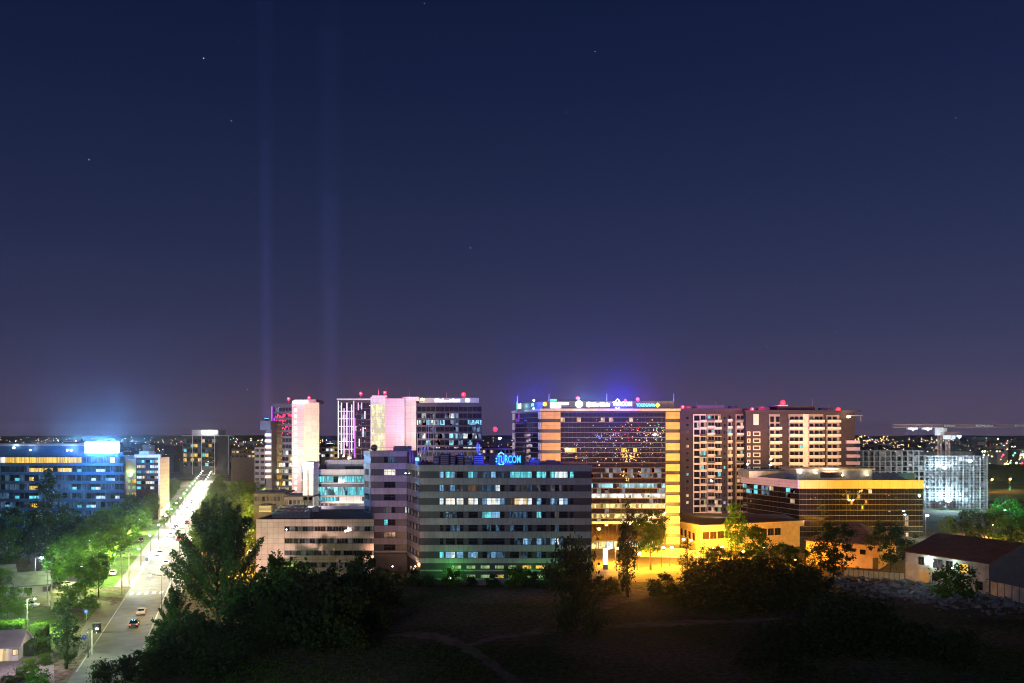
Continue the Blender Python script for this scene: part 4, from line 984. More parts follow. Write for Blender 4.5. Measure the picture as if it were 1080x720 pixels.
# ------------------------------------------------------------------ offices at the left
def blue_office():
    Y=358; s=Y/F0; z=lambda py:Z_(py,Y)
    b=Bld('office_building','wide blue glass office at far left with a row of yellow lit windows','office building',60,Y)
    w=MB(); w.skew(X_(-30,Y),X_(130,Y),Y,Y+40,0,z(478.5),'clad_blue'); b.part(w,'wall')
    w=MB(); w.skew(X_(-30,Y),X_(86,Y),Y+6,Y+36,z(478.5)+.003,z(470),'clad_blue'); b.part(w,'setback_storey')
    w=MB(); w.skew(X_(-30,Y),X_(88,Y),Y+5,Y+37,z(470)+.003,z(467.5),'metal_grey'); b.part(w,'roof')
    f=b.face(-30,Y,130,Y); U=lambda px:(px+30)*s
    mb=MB(); f.box(mb,0,f.w,z(480.3),z(477.3),.004,.35,'clad_blue'); b.part(mb,'cornice')
    for r in range(7):
        y0=481.3+9.4*r; 
        mb=MB(); f.box(mb,0,f.w,z(y0+9.2),z(y0+6.4),.004,.25,'clad_blue'); b.part(mb,'spandrel')
        x=-29.5
        while x<129:
            wd=5.0; m=rnd.choice(('glass_teal','glass_teal','lit_blue_dim','lit_blue_dim'))
            if r==0 and x<86: m='lit_yellow' if x>4 else 'lit_white'
            elif r==0 and 112<x<121: m='lit_white'
            elif r==1 and (26<x<55 or 60<x<73): m='lit_yellow'
            elif r==2 and 26<x<34: m='lit_yellow'
            elif r>2 and 26<x<36: m='lit_yellow' if rnd.random()<.8 else 'lit_teal'
            elif r>0 and rnd.random()<.10: m='lit_teal'
            elif r>0 and 92<x<124 and rnd.random()<.35: m='lit_coolwhite'
            yb=y0+6.3
            if m in('lit_teal','lit_coolwhite'): ya=y0+3.3
            elif r>0 and m=='lit_yellow': ya=y0+2.2
            else: ya=y0+.2
            if ya>y0+.3: b.win(f,U(x),U(x+wd-.1),z(ya-.12),z(y0+.2),'glass_teal',1)
            b.win(f,U(x),U(x+wd-.1),z(yb),z(ya),m,3 if m in('lit_yellow','lit_white','lit_teal','lit_coolwhite') else 1)
            x+=wd+.03
    b.done()
    t=thing('rooftop_sign','huge glaring white lit sign board on the blue office roof','sign',(X_(106.5,Y),Y+1,z(478.5)))
    mb=MB(); mb.box(X_(88.5,Y),X_(124.5,Y),Y+1,Y+1.6,z(476.8),z(465.6),'metal_dark'); mb.build('board',t)
    mb=MB(); mb.box(X_(89,Y),X_(124,Y),Y+.8,Y+.997,z(476.5),z(466),'sign_white'); mb.build('light_panel',t)
    for px in (91,100,113,122):
        mb=MB(); mb.box(X_(px,Y)-.15,X_(px,Y)+.15,Y+1.61,Y+2,z(478.5),z(466.5),'metal_grey'); mb.build('post',t)
    lamp((X_(106,Y),Y-4,z(470)),(.10,.40,1),60000,t,radius=1.5); lamp((X_(106,Y),Y+7,z(464)),(.08,.35,1),300000,t,radius=1.5)  # bare blue lamps added before and behind the board for its halo
    for px,py,l in ((14.5,471.5,'bluish white lamp on the setback roof at far left'),(32,474,'small white lamp on the blue office setback, left of the pair'),(71,474.2,'left lamp of the white pair beside the huge white sign'),(75,474.2,'right lamp of the white pair beside the huge white sign')):
        flood(px,py,Y+4,l,'bulb_cool' if px<20 else 'bulb_white',.55 if px<20 else .4,300,(.6,.8,1),mast=.5)
blue_office()
def small_offices():
    Y=420; s=Y/F0; z=lambda py:Z_(py,Y)
    b=Bld('office_building','small office with a white portal frame beyond the blue office','office building',156,Y)
    w=MB(); w.skew(X_(143.5,Y),X_(168,Y),Y,Y+20,0,z(480),'clad_dark'); w.box(X_(130.5,Y),X_(143.4,Y),Y+2,Y+20,0,z(484),'concrete'); b.part(w,'wall')
    mb=MB(); mb.box(X_(143,Y),X_(170,Y),Y-1.4,Y-.003,z(481.8),z(478.6),'clad_white'); mb.box(X_(168.1,Y),X_(170,Y),Y-1.4,Y+10,0,z(481.8)-.003,'clad_white'); b.part(mb,'portal_frame')
    mb=MB(); mb.box(X_(144,Y),X_(154,Y),Y+3,Y+10,z(480)+.003,z(475.5),'metal_white'); b.part(mb,'roof_box')
    f=b.face(143.5,Y,168,Y); U=lambda px:(px-143.5)*s
    for r in range(6):
        for j in range(5):
            m=rnd.choice(('lit_coolwhite','lit_teal','lit_blue_dim','glass_dark','lit_warm')); b.win(f,U(144.3+4.7*j),U(148.7+4.7*j),z(487.3+5.6*r),z(484.4+5.6*r),m,1)
    f=Face((X_(130.5,Y),Y+2),(X_(143.4,Y),Y+2))
    for r in range(4): b.win(f,.6,2.6,z(502+7*r),z(498+7*r),'lit_green',1); b.win(f,3.1,5.2,z(502+7*r),z(498+7*r),'lit_yellow' if r%2 else 'lit_green',1)
    b.done()
    flood(137,501,421,'greenish lamp on the side wall of the portal framed office','bulb_green',.5,1400,(.7,1,.35),mast=.5)
    Y=900; s=Y/F0; z=lambda py:Z_(py,Y)
    b=Bld('office_building','distant office with thin white columns and lit roof edge where the boulevard ends','office building',217,Y)
    w=MB(); w.skew(X_(193,Y),X_(228,Y),Y,Y+25,0,z(457.5),'clad_dark'); w.skew(X_(228.05,Y),X_(242,Y),Y+1.5,Y+25,0,z(459.5),'clad_dark'); b.part(w,'wall')
    mb=MB(); mb.box(X_(203,Y),X_(231,Y),Y-2,Y+20,z(458.4),z(452.6),'clad_white'); b.part(mb,'roof_band')
    mb=MB(); mb.box(X_(193,Y),X_(244,Y),Y-2.5,Y+10,z(459.2),z(458.5),'metal_white'); b.part(mb,'cornice')
    for px in (203.7,213.3,227,241.5): mb=MB(); mb.box(X_(px,Y)-.3,X_(px,Y)+.3,Y-2.2,Y-1.6,0,z(459.2)-.003,'clad_white'); b.part(mb,'column')
    f=b.face(193,Y,228,Y); U=lambda px:(px-193)*s
    for r in range(6):
        for j in range(9):
            q=rnd.random(); m='glass_dark' if q<.55 else 'lit_yellow' if q<.72 else 'lit_warm' if q<.82 else 'lit_teal' if q<.9 else 'lit_blue_dim'
            b.win(f,U(193.6+3.8*j),U(197+3.8*j),z(466+5*r),z(462.6+5*r),m,2 if m[0]=='l' else 1)
    b.done()
    mb=MB()
    for k in range(9): x=X_(213.5+k*1.9,Y); mb.box(x,x+rnd.uniform(.5,.9),Y-2.5,Y-2.05,z(456.6),z(453.4)+rnd.uniform(-.3,.3),'sign_lamp_white')
    t=thing('rooftop_sign','white lit sign on the roof band at the end of the boulevard','sign',(X_(221,Y),Y-2.1,z(456.6))); mb.build('lit_letters',t)
    lamp((X_(221,Y),Y-8,z(452)),(.9,.92,1),5000,t,radius=1)
    # low buildings between
    def low(name,label,x0,x1,yt,Y,depth,m,rows=2,lm=('glass_dark','lit_warm_dim','lit_pale'),roof='roof_dark',cat='building'):
        b=Bld(name,label,cat,(x0+x1)/2,Y); z=lambda py:Z_(py,Y); s=Y/F0
        w=MB(); w.skew(X_(x0,Y),X_(x1,Y),Y,Y+depth,0,z(yt),m); b.part(w,'wall')
        mb=MB(); mb.box(X_(x0,Y)-.2,X_(x1,Y)+.2,Y-.3,Y+depth+.2,z(yt)+.003,z(yt)+.5,roof); b.part(mb,'roof')
        f=b.face(x0,Y,x1,Y); n=max(2,int((x1-x0)/4))
        for r in range(rows):
            for j in range(n):
                w1=f.w/n; b.win(f,w1*(j+.15),w1*(j+.85),z(yt)-2.6-3.4*r,z(yt)-1.0-3.4*r,rnd.choice(lm),1)
        b.done(); return b
    low('low_building','long low building with an orange lit eave beyond the boulevard trees',244,269,473.5,700,30,'render_brown',2,('glass_dark','lit_warm'),'dot_warm' if False else 'roof_dark')
    low('office_building','grey banded block half hidden left of the purple lit annexe',268.5,279.5,471,520,20,'clad_grey',6,('glass_dark','lit_pale'),cat='office building')
    low('low_building','long white low building behind, between the two pink walled towers',338.5,357,470.5,520,30,'clad_white',2,('glass_dark','lit_coolwhite'))
    low('low_building','pale low block with plant on top right of the dark glass tower',508.5,541,472,480,25,'clad_grey',4,('glass_dark','glass_dark','lit_warm','lit_pale'))
    low('low_building','dim grey block just below the dark glass tower behind roof plant',444,509,474,380,20,'concrete',3,('glass_dark','lit_warm_dim','lit_pale'))
    low('low_building','dark flat roofed shed behind the beige office roof',300,330,523.5,290,12,'concrete_dark',1)
    low('low_building','dark low pavilion under trees behind the slim stair tower',268,300,520,310,14,'concrete_dark',1)
small_offices()
beacon(522.4,452,520,'on a thin mast right of the dark glass tower',22,.8)
flood(527,461.5,480,'white lamp on a mast over the pale low block','bulb_white',.8,500,(1,.95,.8),mast=6)

# ------------------------------------------------------------------ yellow lit pavilion, houses and warehouse at right
def hall():
    b=Bld('low_building','low flat roofed hall glowing yellow behind the plaza lamps','building',770,0.0001+318)
    pL=(X_(713,330),330); pC=(X_(738.5,300),300); pR=(X_(843.5,318),318)
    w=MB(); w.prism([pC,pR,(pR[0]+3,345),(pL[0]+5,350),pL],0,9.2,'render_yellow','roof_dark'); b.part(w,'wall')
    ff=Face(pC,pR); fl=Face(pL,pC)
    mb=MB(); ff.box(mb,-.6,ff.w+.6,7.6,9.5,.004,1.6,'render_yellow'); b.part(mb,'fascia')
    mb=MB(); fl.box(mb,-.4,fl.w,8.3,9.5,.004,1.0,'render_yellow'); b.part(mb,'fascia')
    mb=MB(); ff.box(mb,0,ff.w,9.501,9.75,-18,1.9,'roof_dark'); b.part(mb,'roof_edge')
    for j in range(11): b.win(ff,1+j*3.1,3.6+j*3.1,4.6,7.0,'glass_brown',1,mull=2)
    for j in range(5): b.win(fl,1.5+j*5,4+j*5,3.5,6,'glass_brown',1)
    b.done()
hall()
def gable_house(name,label,p0,p1,depth,h,ridge,wm,rm,wins=(),over=.5,cat='warehouse',hip=0):
    """front wall p0->p1, ridge parallel to it"""
    mid=((p0[0]+p1[0])/2,(p0[1]+p1[1])/2); b=Bld.__new__(Bld); b.root=thing(name,label,cat,(mid[0],mid[1],0)); b.wins=[]; b.bal=[]
    f=Face(p0,p1); w=f.w
    mb=MB(); a=[f.pt(0,0,0),f.pt(w,0,0),f.pt(w,0,-depth),f.pt(0,0,-depth)]; t=[(p[0],p[1],h) for p in a]; r0=f.pt(0,h if hip else ridge-.25,-depth/2); r1=f.pt(w,h if hip else ridge-.25,-depth/2)
    mb.poly([a[0],a[1],t[1],t[0]],wm); mb.poly([a[1],a[2],t[2],r1,t[1]],'gable_shade' if cat=='warehouse' else wm); mb.poly([a[2],a[3],t[3],t[2]],wm); mb.poly([a[3],a[0],t[0],r0,t[3]],wm); b.part(mb,'wall')  # the unlit warehouse gable has its shade put into the wall colour
    mb=MB(); dz=(ridge-h)/(depth/2)*over
    for s0,s1 in ((over,-depth/2),(-depth-over,-depth/2)):
        A_=f.pt(-over,h-dz,s0); B_=f.pt(w+over,h-dz,s0); C_=f.pt(w+over-hip,ridge,s1); D_=f.pt(-over+hip,ridge,s1)
        up=lambda p:(p[0],p[1],p[2]+.22)
        if s0>s1: mb.hexa([A_,B_,C_,D_,up(A_),up(B_),up(C_),up(D_)],rm)
        else: mb.hexa([D_,C_,B_,A_,up(D_),up(C_),up(B_),up(A_)],rm)
    if hip:
        for u,v in ((-over,hip-over),(w+over,w+over-hip)):
            q=[f.pt(u,h-dz+.2,over-.02),f.pt(v,ridge+.2,-depth/2),f.pt(u,h-dz+.2,-depth-over+.02)]; mb.poly(q if u<0 else q[::-1],rm)
    b.part(mb,'roof')
    for u0,u1,z0,z1,m,nm in wins:
        if nm=='window': b.win(f,u0,u1,z0,z1,m,1,mull=2 if u1-u0>1.6 else 1)
        else:
            mb=MB(); f.box(mb,u0,u1,z0,z1,.003,.08,m); f.box(mb,u0-.12,u0-.003,z0,z1+.12,.003,.12,'frame_white'); f.box(mb,u1+.003,u1+.12,z0,z1+.12,.003,.12,'frame_white'); b.part(mb,nm)
    b.done(); return b,f
def gpt(px,py): p=G(px,py); return (p.x,p.y)
wl=gpt(955,611); wr=gpt(1043,626.8); fw=Face(wl,wr)
q=fw.w/88
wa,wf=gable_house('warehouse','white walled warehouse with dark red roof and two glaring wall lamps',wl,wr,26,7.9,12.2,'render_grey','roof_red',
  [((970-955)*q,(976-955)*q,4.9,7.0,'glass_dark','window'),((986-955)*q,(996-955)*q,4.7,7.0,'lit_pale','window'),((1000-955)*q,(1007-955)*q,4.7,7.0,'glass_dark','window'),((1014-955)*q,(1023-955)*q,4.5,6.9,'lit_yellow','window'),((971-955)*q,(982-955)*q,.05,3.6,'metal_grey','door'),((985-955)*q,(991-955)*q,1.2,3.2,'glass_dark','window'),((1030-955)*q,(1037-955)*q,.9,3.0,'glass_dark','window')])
for px,u,l,pw in ((981,27,'bright greenish white wall lamp above the warehouse door',800),(1008.5,54,'smaller greenish white wall lamp behind the warehouse shrub',450)):
    p=fw.pt(u*q,5.6 if u<30 else 5.4,.9); flood(0,0,0,l,'bulb_green',.36 if u<30 else .24,pw,(.75,1,.8),loc=p,mast=.3)
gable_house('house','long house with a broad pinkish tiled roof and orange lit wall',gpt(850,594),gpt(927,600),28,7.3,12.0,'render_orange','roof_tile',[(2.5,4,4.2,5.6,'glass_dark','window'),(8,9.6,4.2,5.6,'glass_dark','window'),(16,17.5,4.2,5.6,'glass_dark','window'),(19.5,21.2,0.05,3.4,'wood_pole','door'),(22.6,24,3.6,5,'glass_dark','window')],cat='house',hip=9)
def yard_wall():
    p0=gpt(1044.5,627.5); p1=gpt(1100,641); f=Face(p0,p1); t=thing('concrete_wall','stained panelled concrete yard wall right of the white warehouse','wall',(p0[0],p0[1],0))
    n=7; w=f.w/n; mb=MB()
    for i in range(n): f.box(mb,i*w+.12,(i+1)*w-.12,0,3.6+rnd.uniform(-.1,.1),-.12,0,'concrete')
    mb.build('panel',t); mb=MB()
    for i in range(n+1): f.box(mb,i*w-.11,i*w+.11,0,3.8,-.16,.06,'concrete_dark')
    mb.build('post',t)
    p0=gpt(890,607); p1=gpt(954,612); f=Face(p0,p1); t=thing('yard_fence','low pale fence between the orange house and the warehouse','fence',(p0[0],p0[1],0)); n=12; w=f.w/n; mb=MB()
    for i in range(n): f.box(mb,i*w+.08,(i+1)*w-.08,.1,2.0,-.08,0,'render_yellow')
    mb.build('panel',t); mb=MB()
    for i in range(n+1): f.box(mb,i*w-.07,i*w+.07,0,2.2,-.1,.05,'concrete_dark')
    mb.build('post',t)
    p0=gpt(425,616); p1=gpt(640,617); f=Face(p0,p1); t=thing('perimeter_wall','low dark perimeter wall along the field in front of the striped office','wall',(p0[0],p0[1],0)); n=24; w=f.w/n; mb=MB()
    for i in range(n): f.box(mb,i*w+.1,(i+1)*w-.1,0,1.5+rnd.uniform(-.06,.06),-.1,0,'concrete_dark')
    mb.build('panel',t); mb=MB()
    for i in range(n+1): f.box(mb,i*w-.1,i*w+.1,0,1.65,-.14,.05,'concrete_dark')
    mb.build('post',t)
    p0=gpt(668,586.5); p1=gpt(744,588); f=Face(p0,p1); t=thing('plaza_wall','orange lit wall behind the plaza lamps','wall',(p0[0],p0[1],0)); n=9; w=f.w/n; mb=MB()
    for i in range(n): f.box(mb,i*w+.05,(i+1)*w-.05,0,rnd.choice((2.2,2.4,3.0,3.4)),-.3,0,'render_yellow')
    mb.build('panel',t); mb=MB(); f.box(mb,-.2,f.w+.2,0,.5,.01,.3,'concrete'); mb.build('plinth',t)
    # lit totem
    p=G(638.5,600); t=thing('lit_totem','upright white glowing totem sign at the left of the plaza','sign',p); mb=MB(); mb.box(p.x-.75,p.x+.75,p.y,p.y+.5,0,6.6,'metal_dark'); mb.build('casing',t)
    mb=MB(); mb.box(p.x-.65,p.x+.65,p.y-.12,p.y-.003,1.6,6.4,'sign_lamp_white'); mb.build('light_panel',t); lamp((p.x,p.y-2,4),(1,.9,.7),600,t)
yard_wall()
def rubble():
    mb=MB(); rr=random.Random(11)
    for i in range(420):
        u=rr.random(); px=880+200*u+rr.gauss(0,6); py=612+26*u+rr.gauss(0,7)
        if px>1075: py+=3
        p=G(px,py); L_=rr.uniform(.3,2.4)*(1 if rr.random()<.8 else 1.7); Wd=L_*rr.uniform(.3,.9); H=rr.uniform(.12,.7)
        R_=Matrix.Rotation(rr.uniform(0,6.3),3,'Z')@Matrix.Rotation(rr.gauss(0,.35),3,'X')@Matrix.Rotation(rr.gauss(0,.3),3,'Y')
        c=[]
        for zz in (0,1):
            for x,y in ((-1,-1),(1,-1),(1,1),(-1,1)):
                v=R_@Vector((x*L_*.5*rr.uniform(.7,1),y*Wd*.5*rr.uniform(.7,1),(zz-.25)*H)); c.append((p.x+v.x,p.y+v.y,max(-.3,v.z+.15*rr.random())))
        mb.hexa(c,rr.choice(('rubble','rubble','rubble','concrete_dark')))
    struct(mb,'rubble','stuff')
rubble()

# ================================================================== TREES AND SHRUBS
def leaf_mat(name,col,col2):
    m,n,l,b=tree_nodes(name)
    oi=n.new('ShaderNodeObjectInfo'); g=n.new('ShaderNodeNewGeometry'); no=n.new('ShaderNodeTexNoise'); no.inputs['Scale'].default_value=.45; no.inputs['Detail'].default_value=4
    l.new(g.outputs['Position'],no.inputs['Vector'])
    ad=n.new('ShaderNodeMath'); ad.operation='MULTIPLY_ADD'; l.new(oi.outputs['Random'],ad.inputs[0]); ad.inputs[1].default_value=.35; l.new(no.outputs[0],ad.inputs[2])
    r=n.new('ShaderNodeValToRGB'); e=r.color_ramp.elements; e[0].position=.35; e[0].color=rgb(col); e[1].position=.95; e[1].color=rgb(col2); l.new(ad.outputs[0],r.inputs[0])
    l.new(r.outputs[0],b.inputs['Base Color']); b.inputs['Roughness'].default_value=.75; b.inputs['Specular IOR Level'].default_value=.15
    t=n.new('ShaderNodeBsdfTranslucent'); l.new(r.outputs[0],t.inputs['Color']); mx=n.new('ShaderNodeMixShader'); mx.inputs[0].default_value=.35
    l.new(b.outputs[0],mx.inputs[1]); l.new(t.outputs[0],mx.inputs[2]); l.new(mx.outputs[0],n['Material Output'].inputs['Surface'])
leaf_mat('foliage',(.026,.075,.006),(.075,.16,.012)); leaf_mat('foliage_dark',(.018,.042,.014),(.04,.075,.024)); leaf_mat('foliage_mid',(.022,.055,.014),(.05,.095,.024)); leaf_mat('foliage_hedge',(.03,.09,.008),(.07,.15,.015))
PROF={
 'broad': (.22, lambda t: math.sqrt(max(0,1-((t-.56)/.46)**2))),
 'round': (.18, lambda t: math.sqrt(max(0,1-((t-.52)/.52)**2))),
 'column':(.06, lambda t: min(1,.35+t*2.2)*min(1,max(.12,(1-t)*2.6))),
 'shoot': (.05, lambda t: (.55+.5*math.sin(t*2.6+.4))*min(1,max(.08,(1-t)*1.7))),
 'bush':  (.0,  lambda t: math.sqrt(max(0,1-((t-.30)/.72)**2)))}
def tree_mesh(kind,h,wd,nc,nl,leaf,seed,lm,gap=.25):
    rr=random.Random(seed); base,pf=PROF[kind]; base*=h
    dirs=[(rr.uniform(0,2*PI),rr.uniform(.2,.9)) for _ in range(6)]      # sectors the crown leaves thin
    lobes=[(rr.uniform(0,2*PI),rr.uniform(0,1),rr.uniform(.7,1.25)) for _ in range(9)]
    cl=[]
    while len(cl)<nc:
        t=rr.random(); a=rr.uniform(0,2*PI); q=rr.random()**.55
        k=1.0
        for la,lt_,lf in lobes:
            da=abs((a-la+PI)%(2*PI)-PI); w=math.exp(-(da/.7)**2-((t-lt_)/.22)**2); k+= (lf-1)*w*1.4
        if rr.random()<gap and any(abs((a-da+PI)%(2*PI)-PI)<.4 and abs(t-dt)<.16 for da,dt in dirs): continue
        rad=pf(t)*wd*.5*k
        if rr.random()>pf(t)+.12: continue
        c=Vector((math.cos(a)*rad*q,math.sin(a)*rad*q,base+t*(h-base)*(.97+.05*k)))
        s=rr.uniform(.5,1.2)*wd*(.10 if kind not in('column','bush') else .14)
        cl.append((c,s))
    v=[];f=[]
    for c,s in cl:
        stretch=1.6 if kind=='shoot' else (1.3 if kind=='column' else .8)
        n=int(nl*rr.uniform(.6,1.4))
        for _ in range(n):
            g=Vector((rr.gauss(0,1)*s*.62,rr.gauss(0,1)*s*.62,rr.gauss(0,1)*s*.62*stretch)); p=c+g
            if p.z<.05: p.z=rr.uniform(.05,.4)
            nr=(g.normalized()*.6+Vector((rr.gauss(0,.6),rr.gauss(0,.6),rr.gauss(.35,.6)))).normalized()
            x=nr.orthogonal().normalized(); y=nr.cross(x); an=rr.uniform(0,PI); x,y=x*math.cos(an)+y*math.sin(an),y*math.cos(an)-x*math.sin(an)
            l=leaf*rr.uniform(.6,1.4); w=l*rr.uniform(.45,.75); i=len(v)
            v+= [tuple(p-x*l*.5),tuple(p+y*w*.5-x*l*.05),tuple(p+x*l*.5),tuple(p-y*w*.5+x*l*.05)]; f.append((i,i+1,i+2,i+3))
    me=bpy.data.meshes.new('crown'); me.from_pydata(v,[],f); me.materials.append(M[lm]); me.update()
    mb=MB(); top=h*(.9 if kind in('column','shoot') else .72); r0=max(.09,h*.017) if kind!='bush' else .05
    pts=[Vector((rr.gauss(0,.012)*h*(i/5),rr.gauss(0,.012)*h*(i/5),top*i/5-(.2 if i==0 else 0))) for i in range(6)]
    for i in range(5): mb.tube(pts[i],pts[i+1],r0*(1-i/5.6)*(1.25 if i==0 else 1),r0*(1-(i+1)/5.6),'bark',7)
    for c,s in rr.sample(cl,min(len(cl),11)):
        zz=max(base*.7,min(top*.92,c.z-.25*Vector((c.x,c.y,0)).length-.05*h)); k=min(4,int(zz/top*5)); u=zz/top*5-k
        p=pts[k].lerp(pts[k+1],max(0,min(1,u))); mb.tube(p,c,r0*.42,r0*.1,'bark',5)
    return me,mb.mesh('trunk'),h
def plume_mesh(h,wd,nb,nl,leaf,seed,lm):
    rr=random.Random(seed); v=[];f=[]; mb=MB(); r0=h*.018
    tr=[Vector((rr.gauss(0,.1)*i,rr.gauss(0,.1)*i,h*.62*i/5)) for i in range(6)]
    for i in range(5): mb.tube(tr[i],tr[i+1],r0*(1-i/6)*(1.3 if i==0 else 1),r0*(1-(i+1)/6),'bark',7)
    for b in range(nb):
        u=rr.random()**.8; a=rr.uniform(0,2*PI); k=min(4,int(u*5)); s0=tr[k].lerp(tr[k+1],u*5-k) if u<.99 else tr[5]
        s0=Vector((s0.x,s0.y,max(h*.10,s0.z)))
        zt=h*(.34+.62*u+rr.uniform(-.06,.06)); rad=wd*.5*(1.05-.78*u**1.3)*rr.uniform(.62,1.12)
        if b<2: rad*=.2; zt=h*(1.0-.03*b)
        tip=Vector((math.cos(a)*rad,math.sin(a)*rad,zt)); mid=s0.lerp(tip,.5)+Vector((0,0,-h*.035))
        def bz(t): return s0*(1-t)**2+mid*2*t*(1-t)+tip*t*t
        q=s0
        for t in (.25,.5,.75,1): p=bz(t); mb.tube(q,p,r0*.4*(1.05-t+.22),r0*.4*(1.05-t),'bark',5); q=p
        n=int(nl*rr.uniform(.7,1.2)); L_=(tip-s0).length
        for _ in range(n):
            t=.22+.78*rr.random()**.8; c=bz(t); sg=(.075*L_+.25)*(1.15-t)*.9+.12
            p=c+Vector((rr.gauss(0,sg),rr.gauss(0,sg),rr.gauss(0,sg*.8)))
            if p.z<.1: continue
            nr=Vector((rr.gauss(0,.7),rr.gauss(0,.7),rr.gauss(.4,.6))).normalized(); x=nr.orthogonal().normalized(); y=nr.cross(x); an=rr.uniform(0,PI); x,y=x*math.cos(an)+y*math.sin(an),y*math.cos(an)-x*math.sin(an)
            l=leaf*rr.uniform(.6,1.4); w=l*rr.uniform(.45,.75); i=len(v)
            v+=[tuple(p-x*l*.5),tuple(p+y*w*.5),tuple(p+x*l*.5),tuple(p-y*w*.5)]; f.append((i,i+1,i+2,i+3))
    me=bpy.data.meshes.new('crown'); me.from_pydata(v,[],f); me.materials.append(M[lm]); me.update()
    return me,mb.mesh('trunk'),h
PROTO={}
def proto(key,*a): PROTO[key]=tree_mesh(*a)
proto('broadA','broad',12,9.5,70,75,.42,1,'foliage'); proto('broadB','broad',12,8.5,60,75,.42,2,'foliage'); proto('broadC','round',11,9,64,75,.42,3,'foliage')
proto('darkA','broad',13,10,72,70,.45,4,'foliage_dark'); proto('darkB','round',11,8.5,64,70,.45,5,'foliage_dark')
proto('columnA','column',16,4.4,80,60,.36,6,'foliage_dark'); proto('columnB','column',14,4.6,70,60,.36,7,'foliage_dark')
proto('oval','round',12,6.4,70,70,.38,8,'foliage'); proto('shootA','shoot',25,20,190,85,.50,9,'foliage_dark',.6); proto('shootB','shoot',18,13,110,80,.48,10,'foliage_dark',.55)
proto('bushA','bush',4,5.2,48,60,.32,11,'foliage_dark'); proto('bushB','bush',4,4.6,44,60,.32,12,'foliage_dark'); proto('bushC','bush',3,5,44,55,.3,13,'foliage'); proto('bushM','bush',4,5,46,60,.32,15,'foliage_mid'); proto('airy','shoot',13,8,70,55,.36,14,'foliage_dark',.7)
PROTO['plumeA']=plume_mesh(27,24,60,420,.52,41,'foliage_mid'); PROTO['plumeB']=plume_mesh(15,15,40,330,.46,42,'foliage_mid'); PROTO['plumeC']=plume_mesh(9,9,30,190,.38,43,'foliage_mid')
trr=random.Random(21)
def tree(key,loc,h,label,name='tree',cat='tree',group=None,wk=1.0):
    me,tm,hn=PROTO[key]; k=h/hn
    t=thing(name,label,cat,(loc[0],loc[1],0),group); t.rotation_euler=(0,0,trr.uniform(0,6.28)); t.scale=(k*wk,k*wk,k)
    c=bpy.data.objects.new('crown',me); COL.objects.link(c); c.parent=t
    c=bpy.data.objects.new('trunk' if cat!='shrub' else 'stem',tm); COL.objects.link(c); c.parent=t
    return t
def tpx(key,px,base,top,label,name='tree',cat='tree',group=None,wk=1.0):
    p=G(px,base); return tree(key,p,(base-top)/F0*p.y,label,name,cat,group,wk)

# near and characterful trees
tpx('plumeA',230,662,521,'largest dark tree in front of the boulevard with ragged upright shoots')
tpx('plumeB',184,672,616,'ragged dark tree leaning over the road at the left of the largest tree',wk=.85)
tpx('plumeB',292,654,580,'dark ragged tree on the right flank of the largest tree')
tpx('columnA',70,705,630,'dark dense columnar tree standing by the junction at lower left',wk=1.15)
tpx('columnB',50,585,496,'tall poplar before the blue glass office at left',wk=1.3)
tpx('columnA',662,629,522,'tall thin dark poplar in front of the lit glass office',wk=.62)
tpx('columnB',657,624,560,'shorter ragged poplar hugging the foot of the tall thin one',wk=.5)
tpx('broadA',686,600,540,'round tree lit orange beside the tall thin poplar',wk=.95)
tpx('oval',775.5,592,532,'oval orange rimmed tree in front of the yellow hall',wk=.8)
tpx('airy',725,606,562,'small airy tree against the plaza glow just right of the lamps',wk=.8)
tpx('broadB',795,602,556,'loose branched tree backlit by plaza lamps right of the oval tree')
tpx('bushA',607,664,574,'large dark bushy tree standing alone in the field',name='tree',wk=.5)
tpx('darkB',879,612,553,'dark round tree in front of the pinkish tiled roofs')
tpx('darkA',939,608,552,'black broad tree between the orange house and the warehouse',wk=1.05)
tpx('bushC',1008,628,597,'leafy shrub lit from behind against the white warehouse wall',name='shrub',cat='shrub',wk=.9)
tpx('darkA',1026,590,538,'dark tree behind the warehouse roof beneath the scaffolding')
tpx('broadB',1062,592,540,'orange lit tree at the far right behind the warehouse gable',wk=1.2)
tpx('broadA',1062,572,527,'green lit tree above the orange one at far right',wk=1.25)
tpx('darkB',1075,600,556,'dark tree at the right edge beyond the warehouse gable')
tpx('darkB',1000,573,545,'small dark tree left of the scaffolding foot',wk=.9)
# backlit trees along the plaza front
for i,(k,px,b_,t_,w_) in enumerate([('airy',742,610,570,1),('broadB',757,612,577,1.1),('airy',772,612,575,1.1),('broadC',790,613,580,1.2),('airy',812,612,566,1.2),('broadB',826,611,574,1.1),('broadC',842,611,578,1.1),('airy',856,610,572,1)]):
    tpx(k,px,b_,t_,'backlit tree in the plaza front row, '+ORD[i]+' from its left end',group='backlit trees before the plaza',wk=w_)
